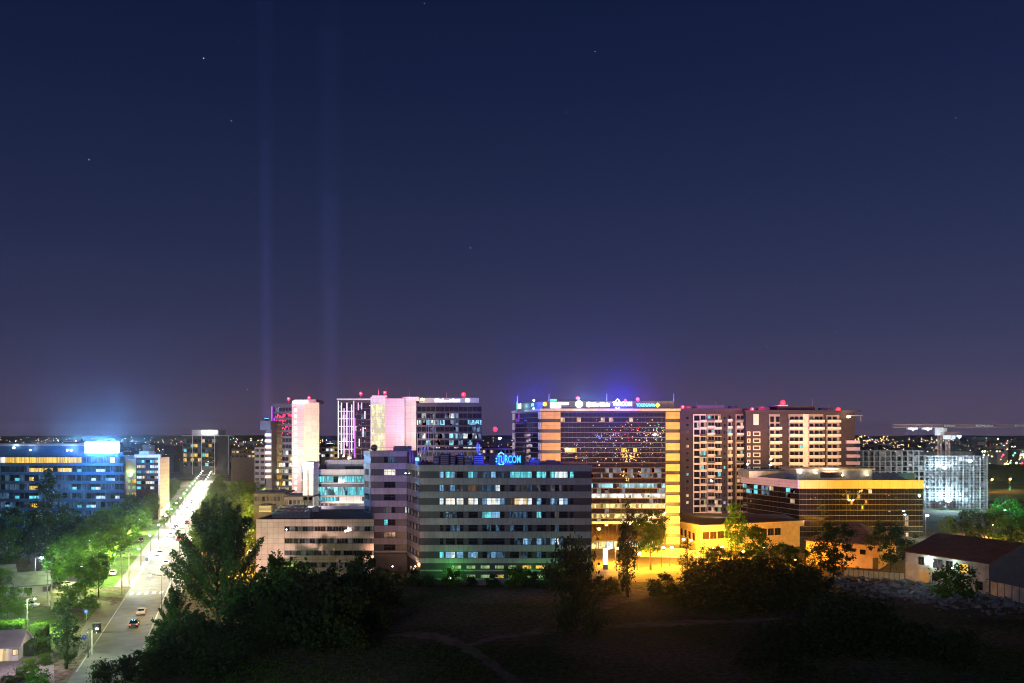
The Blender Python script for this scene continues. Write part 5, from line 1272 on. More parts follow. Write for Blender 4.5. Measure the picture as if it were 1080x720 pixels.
# dark thicket at the right of the field
for i,(px,b_,t_,w_) in enumerate([(733,632,598,1.3),(752,636,592,1.3),(772,634,588,1.2),(795,638,590,1.3),(815,636,594,1.3),(838,634,596,1.2),(858,628,598,1.2),(745,640,612,1.5),(783,642,610,1.5),(822,642,612,1.5)]):
    tpx('bushA' if i%2 else 'bushB',px,b_,t_,'black thicket bush between field and plaza, '+ORD[i]+(' from the left in the rear row' if i<7 else '').replace('eighth','')if i<7 else 'black front bush of the field thicket, '+['leftmost','middle','rightmost'][i-7],name='bush',cat='shrub',group='dark thicket bushes',wk=w_)
for i,(px,b_,t_,l) in enumerate([(820,704,657,'low black bush in the foreground at lower right'),(858,690,650,'black foreground bush right of the lowest one'),(905,686,632,'widest black bush in the dark field at the right'),(935,676,640,'black bush on the right flank of the widest one'),(884,676,628,'tall black bush left of the widest field bush'),(968,690,655,'small black bush below the rubble'),(1010,700,664,'faint bush near the bottom right of the field'),(700,628,603,'small scrubby bush just right of the tall thin poplar')]):
    tpx('bushB' if i%2 else 'bushA',px,b_,t_,l,name='bush',cat='shrub',wk=1.25)
# undergrowth band below the big tree
ug=[(150,718,688),(172,708,664),(190,704,652),(206,692,642),(222,708,662),(246,690,634),(262,676,618),(285,688,628),(303,672,606),(322,680,612),(340,664,602),(352,682,622),(318,656,600),(372,658,598),(385,664,614),(132,722,690),(112,726,697),(362,650,606),(398,648,610)]
for i,(px,b_,t_) in enumerate(sorted(ug)):
    tpx(('bushA','plumeC','bushM','bushB')[i%4],px,b_,t_,'dark undergrowth bush below the largest tree, '+ORD[i]+' counting from the road to the right',name='bush',cat='shrub',group='undergrowth bushes below the largest tree',wk=1.0)
tpx('darkB',384,640,583,'dark pointed tree at the corner of the beige office wing',wk=.75); tpx('plumeC',308,640,590,'dark feathery tree in front of the beige office bands',wk=1.6)
tpx('airy',330,636,594,'small feathery tree before beige office, right of the taller feathery one',wk=1.2); tpx('bushB',388,664,612,'pale green willowy bush at the right end of the undergrowth',name='bush',cat='shrub',wk=.8)
for i,(px,b_,t_,k) in enumerate([(404,616,600,'bushB'),(418,616,604,'bushA'),(436,617,598,'bushB'),(452,618,606,'bushA'),(476,617,600,'bushC'),(497,618,607,'bushA'),(520,618,604,'bushB'),(545,618,598,'bushC'),(562,619,601,'bushB'),(582,620,598,'bushA'),(632,622,606,'bushB'),(645,624,609,'bushA')]):
    tpx(k,px,b_,t_,'garden shrub along the foot of striped office, '+ORD[i]+' from the left',name='shrub',cat='shrub',group='shrubs along the striped office',wk=1.0)

# ------------------------------------------------------------------ boulevard trees
for i in range(20):
    t=0+i*14+trr.uniform(-3,3); p=rd(t,-18.5+trr.uniform(-2,2)); tree(trr.choice(('broadA','broadB','broadC','darkA')),p,trr.uniform(10,13.5),'green tree in the second row left of the boulevard, behind the kerb row, '+ORD[i]+' up',group='second row of street trees')
for i in range(34):
    t=2+i*11.5+trr.uniform(-2,2); p=rd(t,-10.5+trr.uniform(-1.5,1.0)); tree(trr.choice(('broadA','broadB','broadC')),p,trr.uniform(9.5,12.5),'green street tree in the kerb row left of the boulevard, '+ORD[i]+' from the junction',group='street trees left of the boulevard')
for i in range(15):
    t=150+i*27+trr.uniform(-3,3); p=rd(t,-2.4); tree('broadB',p,trr.uniform(4.5,6.5),'small pavement tree at the left kerb of the boulevard, '+ORD[i]+' up the road',group='small kerb trees',wk=.9)
for i in range(26):
    t=40+i*15.5+trr.uniform(-2,2); p=rd(t,RW+6.5+trr.uniform(-1,1.5)); tree(trr.choice(('broadA','broadB','broadC')),p,trr.uniform(9,12),'lamp lit street tree in the row right of the boulevard, '+ORD[i]+' up the road',group='street trees right of the boulevard')
for i,(px,py,h) in enumerate([(238,545,13),(252,560,14),(262,552,13),(270,566,12),(280,545,13),(290,552,12),(300,540,12),(250,538,15),(232,530,14),(268,536,14),(285,533,13),(244,575,12),(258,588,13),(226,580,12),(296,530,12),(306,545,10)]):
    tree(trr.choice(('broadA','broadC','darkA')),G(px,py),h,'amber lit tree in the grove behind the largest tree, '+ORD[i]+' from its left' if False else 'amber lit grove tree behind the largest tree beside the beige office',group='grove behind the largest tree')
dk=[(8,600),(30,594),(48,602),(68,596),(88,602),(20,586),(40,578),(62,580),(84,584),(104,588),(14,572),(72,570),(96,572),(116,576),(128,566),(60,590),(108,598),(140,560),(150,552),(122,556),(100,560),(160,545),(36,566),(82,562),(-6,588)]
for i,(px,py) in enumerate(dk):
    tree(trr.choice(('darkA','darkB','broadC')),G(px+trr.uniform(-3,3),py),trr.uniform(9.5,14),'dark tree in the dense wood between the blue office and the boulevard',group='dark wood left of the boulevard')
for i,(k,px,b_,t_,l) in enumerate([('broadA',8,656,622,'dark garden tree below the bluish house roofs at left edge'),('broadC',22,652,620,'garden tree in front of the white street lamp at left'),('broadB',104,628,585,'yellow green lit tree by the lawn at the junction'),('broadA',90,634,590,'brightest lime lit tree at the corner of the side street'),('bushC',74,640,618,'lime lit shrub at the side street corner'),('broadB',0,640,600,'dark tree at the very left edge above the hedge')]):
    tpx(k,px,b_,t_,l)
for i,(px,b_,t_,l) in enumerate([(32,705,694,'left of two small clipped shrubs on the forecourt paving'),(48,700,689,'right of two small clipped shrubs on the forecourt paving'),(25,716,702,'dark pointed shrub by the lower left forecourt'),(40,722,706,'low dark planting at the lower left corner of the forecourt'),(8,722,712,'dark shrub at the bottom left corner'),(96,640,628,'small shrub on the grass island at the junction')]):
    tpx('bushC',px,b_,t_,l,name='shrub',cat='shrub')
# clipped hedges
def hedge(a,c,w,h,label):
    f=Face(a,c); t=thing('hedge',label,'hedge',(a[0],a[1],0)); rr=random.Random(int(a[0]*10)); v=[];fc=[]
    n=int(f.w*w*h*26)
    for _ in range(n):
        u,z,o=rr.uniform(0,f.w),rr.uniform(0,h),rr.uniform(-w,0)
        s=rr.randrange(3)
        if s==0: z=h+rr.gauss(0,.06)
        elif s==1: o=rr.gauss(0,.06)
        p=Vector(f.pt(u,z,o)); nr=Vector((rr.gauss(0,1),rr.gauss(0,1),rr.gauss(.3,1))).normalized(); x=nr.orthogonal().normalized(); y=nr.cross(x); l=rr.uniform(.14,.3); i=len(v)
        q=[p-x*l,p+y*l*.6,p+x*l,p-y*l*.6]; v+=[tuple(e-Vector((a[0],a[1],0))) for e in q]; fc.append((i,i+1,i+2,i+3))
    me=bpy.data.meshes.new('foliage'); me.from_pydata(v,[],fc); me.materials.append(M['foliage_hedge']); o=bpy.data.objects.new('foliage',me); COL.objects.link(o); o.parent=t
    mb=MB(); f.box(mb,.1,f.w-.1,0,h-.12,-w+.1,-.1,'foliage_dark'); mb.build('core',t)
hedge(gpt(-12,673),gpt(24,671),5,2.6,'bright green clipped block hedge at the left edge')
hedge(gpt(26,690),gpt(52,668),2.6,2.4,'long clipped hedge running diagonally beside the forecourt')
hedge(gpt(36,692),gpt(54,684),3,2.2,'short clipped hedge in front of the diagonal one')

# rough grass in the field
def grass():
    rr=random.Random(31); v=[];f=[]
    for _ in range(15000):
        px=rr.uniform(200,1085); py=626+100*rr.random()**1.0
        if px<420 and py<668: continue
        if 430<px<560 and abs(py-(672+ (px-480)*.0))<6 : continue
        p=G(px,py); s=rr.uniform(.12,.5)*(1.0 if px<520 else .8)
        for _ in range(3):
            a=rr.uniform(0,6.28); d=Vector((math.cos(a),math.sin(a),0)); o=p+Vector((rr.gauss(0,.25),rr.gauss(0,.25),0)); i=len(v)
            v+=[tuple(o-d*.07),tuple(o+d*.07),tuple(o+Vector((rr.gauss(0,.12),rr.gauss(0,.12),s)))]; f.append((i,i+1,i+2))
    me=bpy.data.meshes.new('grass'); me.from_pydata(v,[],f); me.materials.append(M['foliage']); o=bpy.data.objects.new('grass',me); COL.objects.link(o); o['kind']='stuff'
grass()

# ================================================================== STREET FURNITURE
def street_lamp(base,h,arm,label,bulb='bulb_white',col=(1,.95,.85),power=9000,group=None,name='street_lamp',spot=True,r=.32):
    b0=Vector((base[0],base[1],0)); t=thing(name,label,'street lamp',b0,group)
    mb=MB(); mb.tube(b0,b0+Vector((0,0,h)),.11,.07,'metal_dark',8); mb.tube(b0,b0+Vector((0,0,.5)),.17,.15,'metal_dark',8); mb.build('pole',t)
    a=Vector((arm[0],arm[1],0)); e=b0+a+Vector((0,0,h+.35)); mb=MB(); mb.tube(b0+Vector((0,0,h-.02)),e,.06,.05,'metal_dark',6); mb.build('arm',t)
    d=a.normalized() if a.length>.01 else Vector((1,0,0)); n=Vector((-d.y,d.x,0)); c=e+d*.3
    mb=MB(); mb.hexa([tuple(c-d*.5-n*.2+Vector((0,0,-.05))),tuple(c+d*.5-n*.2+Vector((0,0,-.05))),tuple(c+d*.5+n*.2+Vector((0,0,-.05))),tuple(c-d*.5+n*.2+Vector((0,0,-.05))),tuple(c-d*.4-n*.12+Vector((0,0,.14))),tuple(c+d*.4-n*.12+Vector((0,0,.14))),tuple(c+d*.4+n*.12+Vector((0,0,.14))),tuple(c-d*.4+n*.12+Vector((0,0,.14)))],'metal_grey'); mb.build('lamp_head',t)
    mb=MB(); mb.ball(c+Vector((0,0,-.16)),r,bulb,10,6,.55); mb.build('lamp',t)
    if power: lamp(c+Vector((0,0,-.6)),col,power,t,'SPOT' if spot else 'POINT',(c.x,c.y,0) if spot else None,156,.35,blend=.35)
    return t
for i in range(17):
    t=4+i*34; street_lamp(rd(t,-1.2),9,RN*2.2,'street lamp on the left kerb of the boulevard, '+ORD[i]+' from the junction',power=17000*(1+.2*i),col=(.97,1,.84),group='boulevard lamps at the left kerb')
for i in range(18):
    t=-45+i*34; street_lamp(rd(t,RW+1.2),9,-RN*2.2,'street lamp on the right kerb of the boulevard, '+ORD[i]+' from the bottom',power=6500*(1+.06*i),col=(1,.80,.42),spot=False,group='boulevard lamps at the right kerb')
p=G(84,624); street_lamp(p,6.5,(.5,-.4),'low street lamp among the lime lit trees at the junction',col=(.85,1,.30),power=22000,r=.25,spot=False)
p=G(112,610); street_lamp(p,7,(.5,-.4),'street lamp between the lawn trees and the parked white car',col=(.85,1,.35),power=20000,r=.25,spot=False)
for q,(px,py) in enumerate(((126,592),(140,575),(103,600),(120,585),(152,562))):
    p=G(px-6,py); street_lamp(p,5.5,(.5,-.4),'added short lamp under the green street trees, '+ORD[q]+' of five',bulb='bulb_green',col=(.80,1,.35),power=11500*(1+.25*q),group='added lamps under the street trees',r=.2,spot=False)  # lamps added among the trees to brighten their green
p=G(37.5,618); street_lamp(p,p.y/F0*30,(1.6,-.5),'bluish white street lamp above the house roofs at left','bulb_cool',(.6,.9,1),15000,r=.5,spot=False)
for px,py,h,l,pw in ((28.5,668,37,'thin pale lamp post behind the clipped hedge',20000),(93,693,30,'lamp post beside the dark columnar tree at the junction',1500)):
    p=G(px,py); street_lamp(p,p.y/F0*h,(1.6,-.5),l,power=pw,col=(.8,1,.5),r=.2,spot=False)
def utility_pole(px,py,h,label):
    p=G(px,py); H=p.y/F0*h; t=thing('utility_pole',label,'utility pole',p,'utility poles by the junction'); mb=MB(); mb.tube(p,p+Vector((0,0,H)),.16,.11,'concrete',8); mb.build('pole',t)
    mb=MB(); mb.box(p.x-.9,p.x+.9,p.y-.06,p.y+.06,H-.7,H-.55,'wood_pole'); mb.build('crossarm',t)
    mb=MB()
    for q in (-.8,0,.8): mb.tube((p.x+q,p.y,H-.55),(p.x+q,p.y,H-.3),.05,.05,'metal_white',6)
    mb.build('insulator',t)
utility_pole(128.6,626,45,'tall pale utility pole on the pavement left of the boulevard'); utility_pole(50,636,36,'utility pole left of the parked cars'); utility_pole(54.5,642,33,'thin utility pole right in front of the parking court'); utility_pole(136,618,36,'shorter utility pole farther up the pavement'); utility_pole(97,690,26,'dark slim pole at the edge of the junction')
def cable(a,c,label):
    a=Vector(a);c=Vector(c); t=thing('overhead_cable',label,'cable',a); mb=MB(); q=a
    for k in range(1,9):
        u=k/8; p=a.lerp(c,u)-Vector((0,0,4*u*(1-u)*.9)); mb.tube(q,p,.035,.035,'metal_dark',4); q=p
    mb.build('wire',t)
# road signs
def road_sign(px,py,h,label,m='sign_blue',square=False):
    p=G(px,py); H=p.y/F0*h; t=thing('road_sign',label,'road sign',p); mb=MB(); mb.tube(p,p+Vector((0,0,H)),.05,.05,'metal_grey',6); mb.build('post',t)
    mb=MB()
    if square: mb.box(p.x-.4,p.x+.4,p.y-.1,p.y-.06,H-.8,H,m)
    else: mb.tube((p.x,p.y-.06,H-.45),(p.x,p.y-.1,H-.45),.45,.45,m,20)
    mb.build('plate',t); mb=MB(); a=Vector((p.x,p.y-.13,H-.6)); mb.tube(a,a+Vector((0,0,.36)),.06,.06,'paint_line',6); mb.tube(a+Vector((-.14,0,.18)),a+Vector((0,0,.38)),.05,.05,'paint_line',6); mb.tube(a+Vector((.14,0,.18)),a+Vector((0,0,.38)),.05,.05,'paint_line',6); mb.build('arrow',t)
road_sign(91,655,13,'round blue road sign on the grass island'); road_sign(89,682,13,'round blue road sign in front of the columnar tree'); road_sign(155,598,10,'small square blue sign farther up the left kerb',square=True)
def kiosk():
    p=G(101,667); t=thing('utility_cabinet','dark street cabinet standing on the junction paving','cabinet',p); mb=MB(); mb.box(p.x-.7,p.x+.7,p.y,p.y+.8,.1,1.9,'metal_dark'); mb.box(p.x-.8,p.x+.8,p.y-.05,p.y+.85,1.903,2.02,'metal_grey'); mb.build('casing',t)
    mb=MB(); mb.box(p.x-.02,p.x+.02,p.y-.03,p.y-.003,.2,1.8,'metal_grey'); mb.box(p.x+.1,p.x+.16,p.y-.06,p.y-.003,.9,1.2,'metal_grey'); mb.build('door_trim',t)
kiosk()

# plaza sodium lamps
SOD=(1.0,.40,.025)
pl=[(642,577,'left of two amber lamps beside the lit totem'),(650,577.5,'right of two amber lamps beside the lit totem'),(698.5,576.5,'left of the bright amber pair in the middle of the plaza'),(707.5,576.5,'right of the bright amber pair in the middle of the plaza'),(673,583,'low amber lamp just right of the tall thin poplar'),(720,568,'left amber lamp before the side of the yellow hall'),(727.5,569,'right amber lamp before the side of the yellow hall'),(752,577,'left of three amber lamps behind the backlit row'),(760.5,576,'middle of three amber lamps behind the backlit row'),(769,568,'amber lamp right against the oval tree trunk'),(783,581,'lowest amber lamp behind the backlit row'),(805,577,'bright amber lamp in front of the yellow hall right half'),(838,590,'amber lamp low at the right end of backlit row'),(858,588,'amber lamp farthest right by the low dim house')]
for i,(px,py,l) in enumerate(pl):
    Y=(272,276,268,270,262,292,294,272,276,286,262,280,270,276)[i]; b0=P(px,py,Y); street_lamp((b0.x-.3,b0.y),b0.z-.2,(.3,0),'globe lamp, '+l,'bulb_warm',SOD,[26000,15000][i>10],'amber plaza lamps',r=.55,spot=False)
for px,py,Y,l in ((766,548,330,'amber lamp over the roof of the yellow hall beside the oval tree'),(826,548.5,338,'amber lamp over the yellow hall near the curved office')):
    b0=P(px,py,Y); street_lamp((b0.x-.3,b0.y),b0.z-.2,(.3,0),l,'bulb_warm',SOD,5000,r=.5)
b0=P(977,543,335); street_lamp((b0.x-.3,b0.y),b0.z-.2,(.3,0),'white lamp on a pole in front of the scaffolding','bulb_white',(.9,.97,1),8000,r=.6)
b0=P(953.5,542,338); street_lamp((b0.x-.3,b0.y),b0.z-.2,(.3,0),'blue lamp in front of the curved office glass','bulb_blue',(.1,.3,1),1500,r=.5)
b0=P(257,553,285); street_lamp((b0.x-.3,b0.y),b0.z-.2,(.3,0),'bluish white lamp glimpsed through the largest tree','bulb_cool',(.7,.95,1),6000,r=.5)
for i,(px,py,Y) in enumerate([(236,585,250),(262,580,255),(288,566,262),(222,560,300),(250,546,330),(275,536,370),(300,526,400),(244,560,285)]):
    b0=P(px,py,Y); street_lamp((b0.x-.3,b0.y),b0.z-.2,(.3,0),'amber lamp in the grove behind the largest tree','bulb_warm',(1,.52,.05),24000 if Y<310 else 75000,'amber lamps in the grove',r=.4,spot=False)
for px,py,Y,l in ((1045,560,345,'amber lamp lighting the orange tree at far right'),(1046,505,620,'amber lamp glowing in the dark wood at far right'),(1065,504.5,640,'small amber lamp right of the glowing one in the wood')):
    b0=P(px,py,Y); street_lamp((b0.x-.3,b0.y),max(5,b0.z-.2),(.3,0),l,'bulb_warm',(1,.5,.08),40000 if Y<400 else 16000,r=.7,spot=False)
b0=P(1064,570,262); street_lamp((b0.x-.3,b0.y),6,(.3,.3),'added amber lamp hidden behind the warehouse gable roof','bulb_warm',(1,.45,.04),42000,r=.4,spot=False)  # added out of sight to turn the far right tree orange
flood(0,0,0,'added green floodlight on a mast among the trees at far right','bulb_green',.3,26000,(.15,1,.35),loc=(X_(1060,312),312,13.5),mast=13)  # lamp and mast are added to light the far right tree green
# green garden flood by the striped office
p=G(475,613); flood(0,0,0,'green garden floodlight at the foot of the striped office','bulb_green',.45,1500,(.12,1,.10),loc=(p.x,240,1.2),mast=1.0)
for px,pw,l in ((560,500,'faint green garden light among the shrubs, right of the bright one'),(597,900,'green garden light behind the large field bush')): flood(0,0,0,l,'bulb_green',.14,pw,(.2,1,.12),loc=(X_(px,240),240,1.0),mast=.8)
for px,l in ((414,'warm door lamp at the left of the striped office entrance'),(438,'warm door lamp right by the striped office entrance')): flood(0,0,0,l,'bulb_warm',.22,420,(1,.62,.3),loc=(X_(px,248),248,3.2),mast=.3)

# ------------------------------------------------------------------ houses at lower left
def left_house(): 
    gable_house('house','bluish roofed house with a lit wall behind the garden trees at left',gpt(-14,630),gpt(18,627),13,3.2,6.8,'render_white','roof_slate',[(2,3.6,1,2.4,'glass_dark','window'),(5,6,.05,2.2,'wood_pole','door')],cat='house')
    gable_house('house','low wide house with a pale blue lit metal roof near the bluish street lamp',gpt(16,630),gpt(52,627),12,2.8,5.2,'render_white','roof_slate',[(2,3.6,1,2.2,'glass_dark','window'),(6,7.6,1,2.2,'lit_pale','window')],cat='house')
    gable_house('kiosk_building','small pale roofed building with a glowing front at the left edge',gpt(-20,698),gpt(19,696),7,2.6,4.6,'render_white','metal_grey',[(3,4.4,.05,2.2,'lit_warm','door'),(5,6,1,2,'lit_warm','window')],cat='kiosk')
left_house()
lamp(P(8,696,157),(1,.75,.6),500,None); lamp((*G(30,708).xy,6),(1,.75,.85),4000,None); lamp((*G(8,684).xy,6),(.6,1,.4),3000,None)

# ------------------------------------------------------------------ cars
def car(loc,head,label,paint,lights=0,group=None):
    """lights: 0 parked, 1 driving (lamps on)"""
    nm='paint_'+paint
    if nm not in M: mat(nm,{'white':(.7,.7,.7),'dark':(.03,.03,.035),'silver':(.35,.36,.38),'red':(.35,.03,.03),'blue':(.05,.09,.25)}[paint],rough=.25,spec=.5,var=.03)
    t=thing('car',label,'car',(loc[0],loc[1],loc[2] if len(loc)>2 else .02),group); t['org']=(0,0,0)
    L_,Wd=4.3,1.76
    prof=[(-2.15,.35),(-2.15,.72),(-2.05,.88),(-1.2,.96),(1.55,.98),(2.1,.9),(2.15,.6),(2.12,.35)]
    mb=MB(); n=len(prof); k=mb.slot(nm)
    for sy in (-1,1):
        for x,z in prof: mb.v.append((x,sy*Wd/2*(1 if z<.9 else .94),z))
    for a in range(n):
        c=(a+1)%n; mb.f.append((a,n+a,n+c,c)); mb.m.append(k)
    mb.f.append(tuple(range(n))); mb.m.append(k); mb.f.append(tuple(n+a for a in reversed(range(n)))); mb.m.append(k)
    w0,w1=Wd/2*.92,Wd/2*.74
    mb.hexa([(-1.05,-w0,.965),(1.65,-w0,.975),(1.65,w0,.975),(-1.05,w0,.965),(-.35,-w1,1.44),(1.15,-w1,1.44),(1.15,w1,1.44),(-.35,w1,1.44)],nm); mb.build('body',t)
    mb=MB()
    mb.poly([(-1.0,-w0*.9,1.0),(-1.0,w0*.9,1.0),(-.42,w1*.92,1.41),(-.42,-w1*.92,1.41)][::-1],'glass_car'); mb.v=[(x-.03,y,z+.02) for x,y,z in mb.v]; mb.build('windscreen',t)
    mb=MB(); mb.poly([(1.6,-w0*.9,1.0),(1.6,w0*.9,1.0),(1.2,w1*.92,1.41),(1.2,-w1*.92,1.41)],'glass_car'); mb.v=[(x+.03,y,z+.01) for x,y,z in mb.v]; mb.build('rear_window',t)
    for sy in (-1,1):
        mb=MB(); q=[(-.85,sy*w0,1.0),(1.4,sy*w0,1.0),(1.05,sy*w1,1.40),(-.38,sy*w1,1.40)]; q=[(x,y+sy*.012,z) for x,y,z in q]; mb.poly(q if sy<0 else q[::-1],'glass_car'); mb.build('side_window',t)
    for x in (-1.32,1.32):
        for sy in (-1,1): mb=MB(); mb.tube((x,sy*(Wd/2-.16),.32),(x,sy*(Wd/2+.02),.32),.32,.32,'tyre',14); mb.tube((x,sy*(Wd/2+.02),.32),(x,sy*(Wd/2+.03),.32),.19,.19,'metal_grey',10); mb.build('wheel',t)
    for sy in (-1,1):
        mb=MB(); mb.box(-2.19,-2.12,sy*.62-.17,sy*.62+.17,.62,.78,'head_lamp' if lights else 'metal_white'); mb.build('headlight',t)
        mb=MB(); mb.box(2.13,2.19,sy*.66-.15,sy*.66+.15,.66,.84,'tail_lamp' if lights else 'paint_red_lens'); mb.build('taillight',t)
    del t['org']; t.rotation_euler=(0,0,math.atan2(-head.y,-head.x))
    return t
mat('paint_red_lens',(.3,.01,.01),rough=.3)
for t_,o,l,pc in ((-54,5.9,'dark car driving away in the right lane with red tail lamps, nearest of all','dark'),(-41,6.1,'silver car driving away in the right lane, second from the bottom','silver'),(38,6.0,'white car driving away with red tail lamps behind the tree tips','white'),(104,6.1,'red car driving away farther up the boulevard','red'),(170,6.0,'dark car driving away far up the boulevard','dark')):
    car(rd(t_,o),RD,l,pc,1,'cars driving away on the boulevard')
for i,(t_,pc) in enumerate(((62,'silver'),(118,'white'),(150,'dark'),(205,'white'),(250,'silver'),(300,'dark'),(345,'white'))):
    car(rd(t_,2.4),-RD,pc+' oncoming car with headlights on in the left lane, '+ORD[i]+' from the junction',pc,1,'oncoming cars on the boulevard')
    q=rd(t_,2.4)-RD*3.2; lamp((q.x,q.y,1.0),(1,.96,.88),2500,None,'SPOT',(q-RD*14).to_tuple()[:2]+(0,),70,.1,'headlight_beam')
p=G(119,606); car((p.x,p.y,.09),RD,'white car parked on the lawn strip beside the trees','white')
p=G(149,571); car((p.x,p.y,.09),-RD,'dark car parked farther up beside the boulevard lawn','dark')
p=G(62,619); car(p,Vector((.4,1,0)).normalized(),'dark car parked in the court behind the utility poles','dark'); p=G(70,618); car(p,Vector((.4,1,0)).normalized(),'white car parked in the court, right beside the dark one','white')
p=G(30,640); car(p,Vector((1,.1,0)).normalized(),'pale car standing on the side street between garden trees','silver')
for i in range(9):
    p=rd(70+i*9.5,RW+1.9); p.z=.12; car(p,RD,'car parked on the right pavement of the boulevard, '+ORD[i]+' up from the largest tree',rnd.choice(('white','dark','silver','blue','red')),0,'cars parked along the right kerb')

# ================================================================== FAR CITY
def far_city():
    rr=random.Random(77); mb=MB()
    for _ in range(900):
        px=rr.uniform(-60,1140); Y=rr.uniform(900,4200)
        w=rr.uniform(8,38); h=rr.uniform(5,20)*(1.5 if rr.random()<.12 else 1); x=X_(px,Y)
        mb.box(x-w/2,x+w/2,Y,Y+rr.uniform(10,25),0,h,rr.choice(('concrete_dark','roof_dark','render_brown','concrete')))
    struct(mb,'distant_buildings','stuff')
    mb=MB()
    for _ in range(1500):
        px=rr.uniform(-60,1140); Y=850+4200*rr.random()**1.3; z=rr.uniform(6,16)+rr.random()**6*22; s=rr.uniform(.25,.6)*(Y/1400)
        if 1040<px and rr.random()<.6: Y=rr.uniform(850,2600); s*=1.4
        q=rr.random(); m='dot_warm' if q<.58 else 'dot_white' if q<.86 else 'dot_green' if q<.92 else 'dot_red' if q<.96 else 'dot_violet'
        mb.ball((X_(px,Y),Y-26,z),s,m,6,4)
    for _ in range(26):
        px=rr.uniform(900,940); Y=1500; mb.ball((X_(px,Y),Y,rr.uniform(26,40)),.6,rr.choice(('dot_warm','dot_violet','dot_warm')),6,4)  # dots added to stand in for the purple glow at the horizon
    for _ in range(150):
        px=rr.uniform(1036,1085); py=475+rr.random()**1.2*13; Y=rr.uniform(1000,1700); mb.ball(P(px,py,Y),rr.uniform(.5,1.3),rr.choice(('dot_warm','dot_warm','dot_green','dot_white','dot_green','dot_red')),6,4)
    struct(mb,'distant_city_lights','stuff')
    # the same kind of city behind the viewer, which the glass fronts mirror
    mb=MB()
    def mir(px,py,plane,total,m,s): mb.ball(((px-HX)/F0*total,2*plane-total,max(3,CAMH-(py-HY)/F0*total)),s*.58,m,6,4)
    for _ in range(150): mir(rr.gauss(655,22),rr.gauss(456,7),306,rr.uniform(1000,1500),rr.choice(('dot_red','dot_red','dot_red','dot_blue','dot_white','dot_violet','dot_warm')),rr.uniform(.4,1.3))
    for _ in range(60): mir(rr.gauss(632,10),rr.gauss(463,2.5),306,rr.uniform(1000,1300),rr.choice(('dot_blue','dot_violet','dot_white','dot_blue')),rr.uniform(.5,1.2))
    for _ in range(55): mir(rr.gauss(690,7),rr.gauss(457,6),306,rr.uniform(1000,1300),rr.choice(('dot_warm','dot_white','dot_green','dot_red')),rr.uniform(.5,1.4))
    for _ in range(230): mir(rr.uniform(575,702),rr.uniform(470,487),306,rr.uniform(1000,1900),rr.choice(('dot_warm','dot_warm','dot_warm','dot_white','dot_red','dot_green')),rr.uniform(.3,1.0))
    for _ in range(40): mir(rr.gauss(664,5),rr.gauss(481,2.5),306,rr.uniform(900,1100),'dot_warm',rr.uniform(.7,1.5))
    for _ in range(22): mir(rr.gauss(665,6),rr.gauss(500,2.5),306,rr.uniform(650,700),'dot_warm',rr.uniform(.5,1.1))
    for _ in range(60): mir(rr.uniform(541,572),rr.uniform(466,478),318,rr.uniform(1000,1700),rr.choice(('dot_warm','dot_white')),rr.uniform(.4,1))
    for _ in range(46): mir(rr.gauss(899,8),rr.gauss(520,4),345,rr.uniform(470,640),'dot_warm',rr.uniform(.4,1.2))
    for _ in range(40): mir(rr.uniform(855,965),rr.gauss(520,6),345,rr.uniform(470,640),rr.choice(('dot_warm','dot_warm','dot_red')),rr.uniform(.2,.5))
    for _ in range(60): mir(rr.uniform(288,307),rr.gauss(444,7),480,rr.uniform(1500,1700),'dot_red',rr.uniform(1.6,4.2))
    for _ in range(50): mir(rr.uniform(360,391),rr.gauss(445,14),430,rr.uniform(1200,1700),rr.choice(('dot_red','dot_violet','dot_white')),rr.uniform(.6,1.5))
    for _ in range(300): mb.ball((rr.uniform(-900,900),-rr.uniform(250,1300),rr.uniform(6,14)),rr.uniform(.3,.8),rr.choice(('dot_warm','dot_white','dot_warm')),6,4)
    struct(mb,'distant_city_lights','stuff')
    # wooded rise beyond the city
    for nm,Y,hh,x0,x1,sd in (('hills',5800,42,-5200,5600,1),('distant_wood',1500,15,700,1500,2),('distant_wood',760,15,395,900,3),('distant_wood',1000,11,-700,-330,4)):
        mb=MB(); r2=random.Random(sd); n=160; base=[r2.random() for _ in range(n+1)]
        hs=[hh*(.72+.28*sum(base[max(0,i-k)] for k in range(4))/4) for i in range(n+1)]
        dep=hh*6
        for i in range(n):
            xa=x0+(x1-x0)*i/n; xb=x0+(x1-x0)*(i+1)/n
            mb.poly([(xa,Y,0),(xb,Y,0),(xb,Y+dep*.15,hs[i+1]*.8),(xa,Y+dep*.15,hs[i]*.8)],'foliage_dark'); mb.poly([(xa,Y+dep*.15,hs[i]*.8),(xb,Y+dep*.15,hs[i+1]*.8),(xb,Y+dep*.5,hs[i+1]),(xa,Y+dep*.5,hs[i])],'foliage_dark')
            mb.poly([(xa,Y+dep*.5,hs[i]),(xb,Y+dep*.5,hs[i+1]),(xb,Y+dep,0),(xa,Y+dep,0)],'foliage_dark')
        struct(mb,nm,'structure' if nm=='hills' else 'stuff')
far_city()

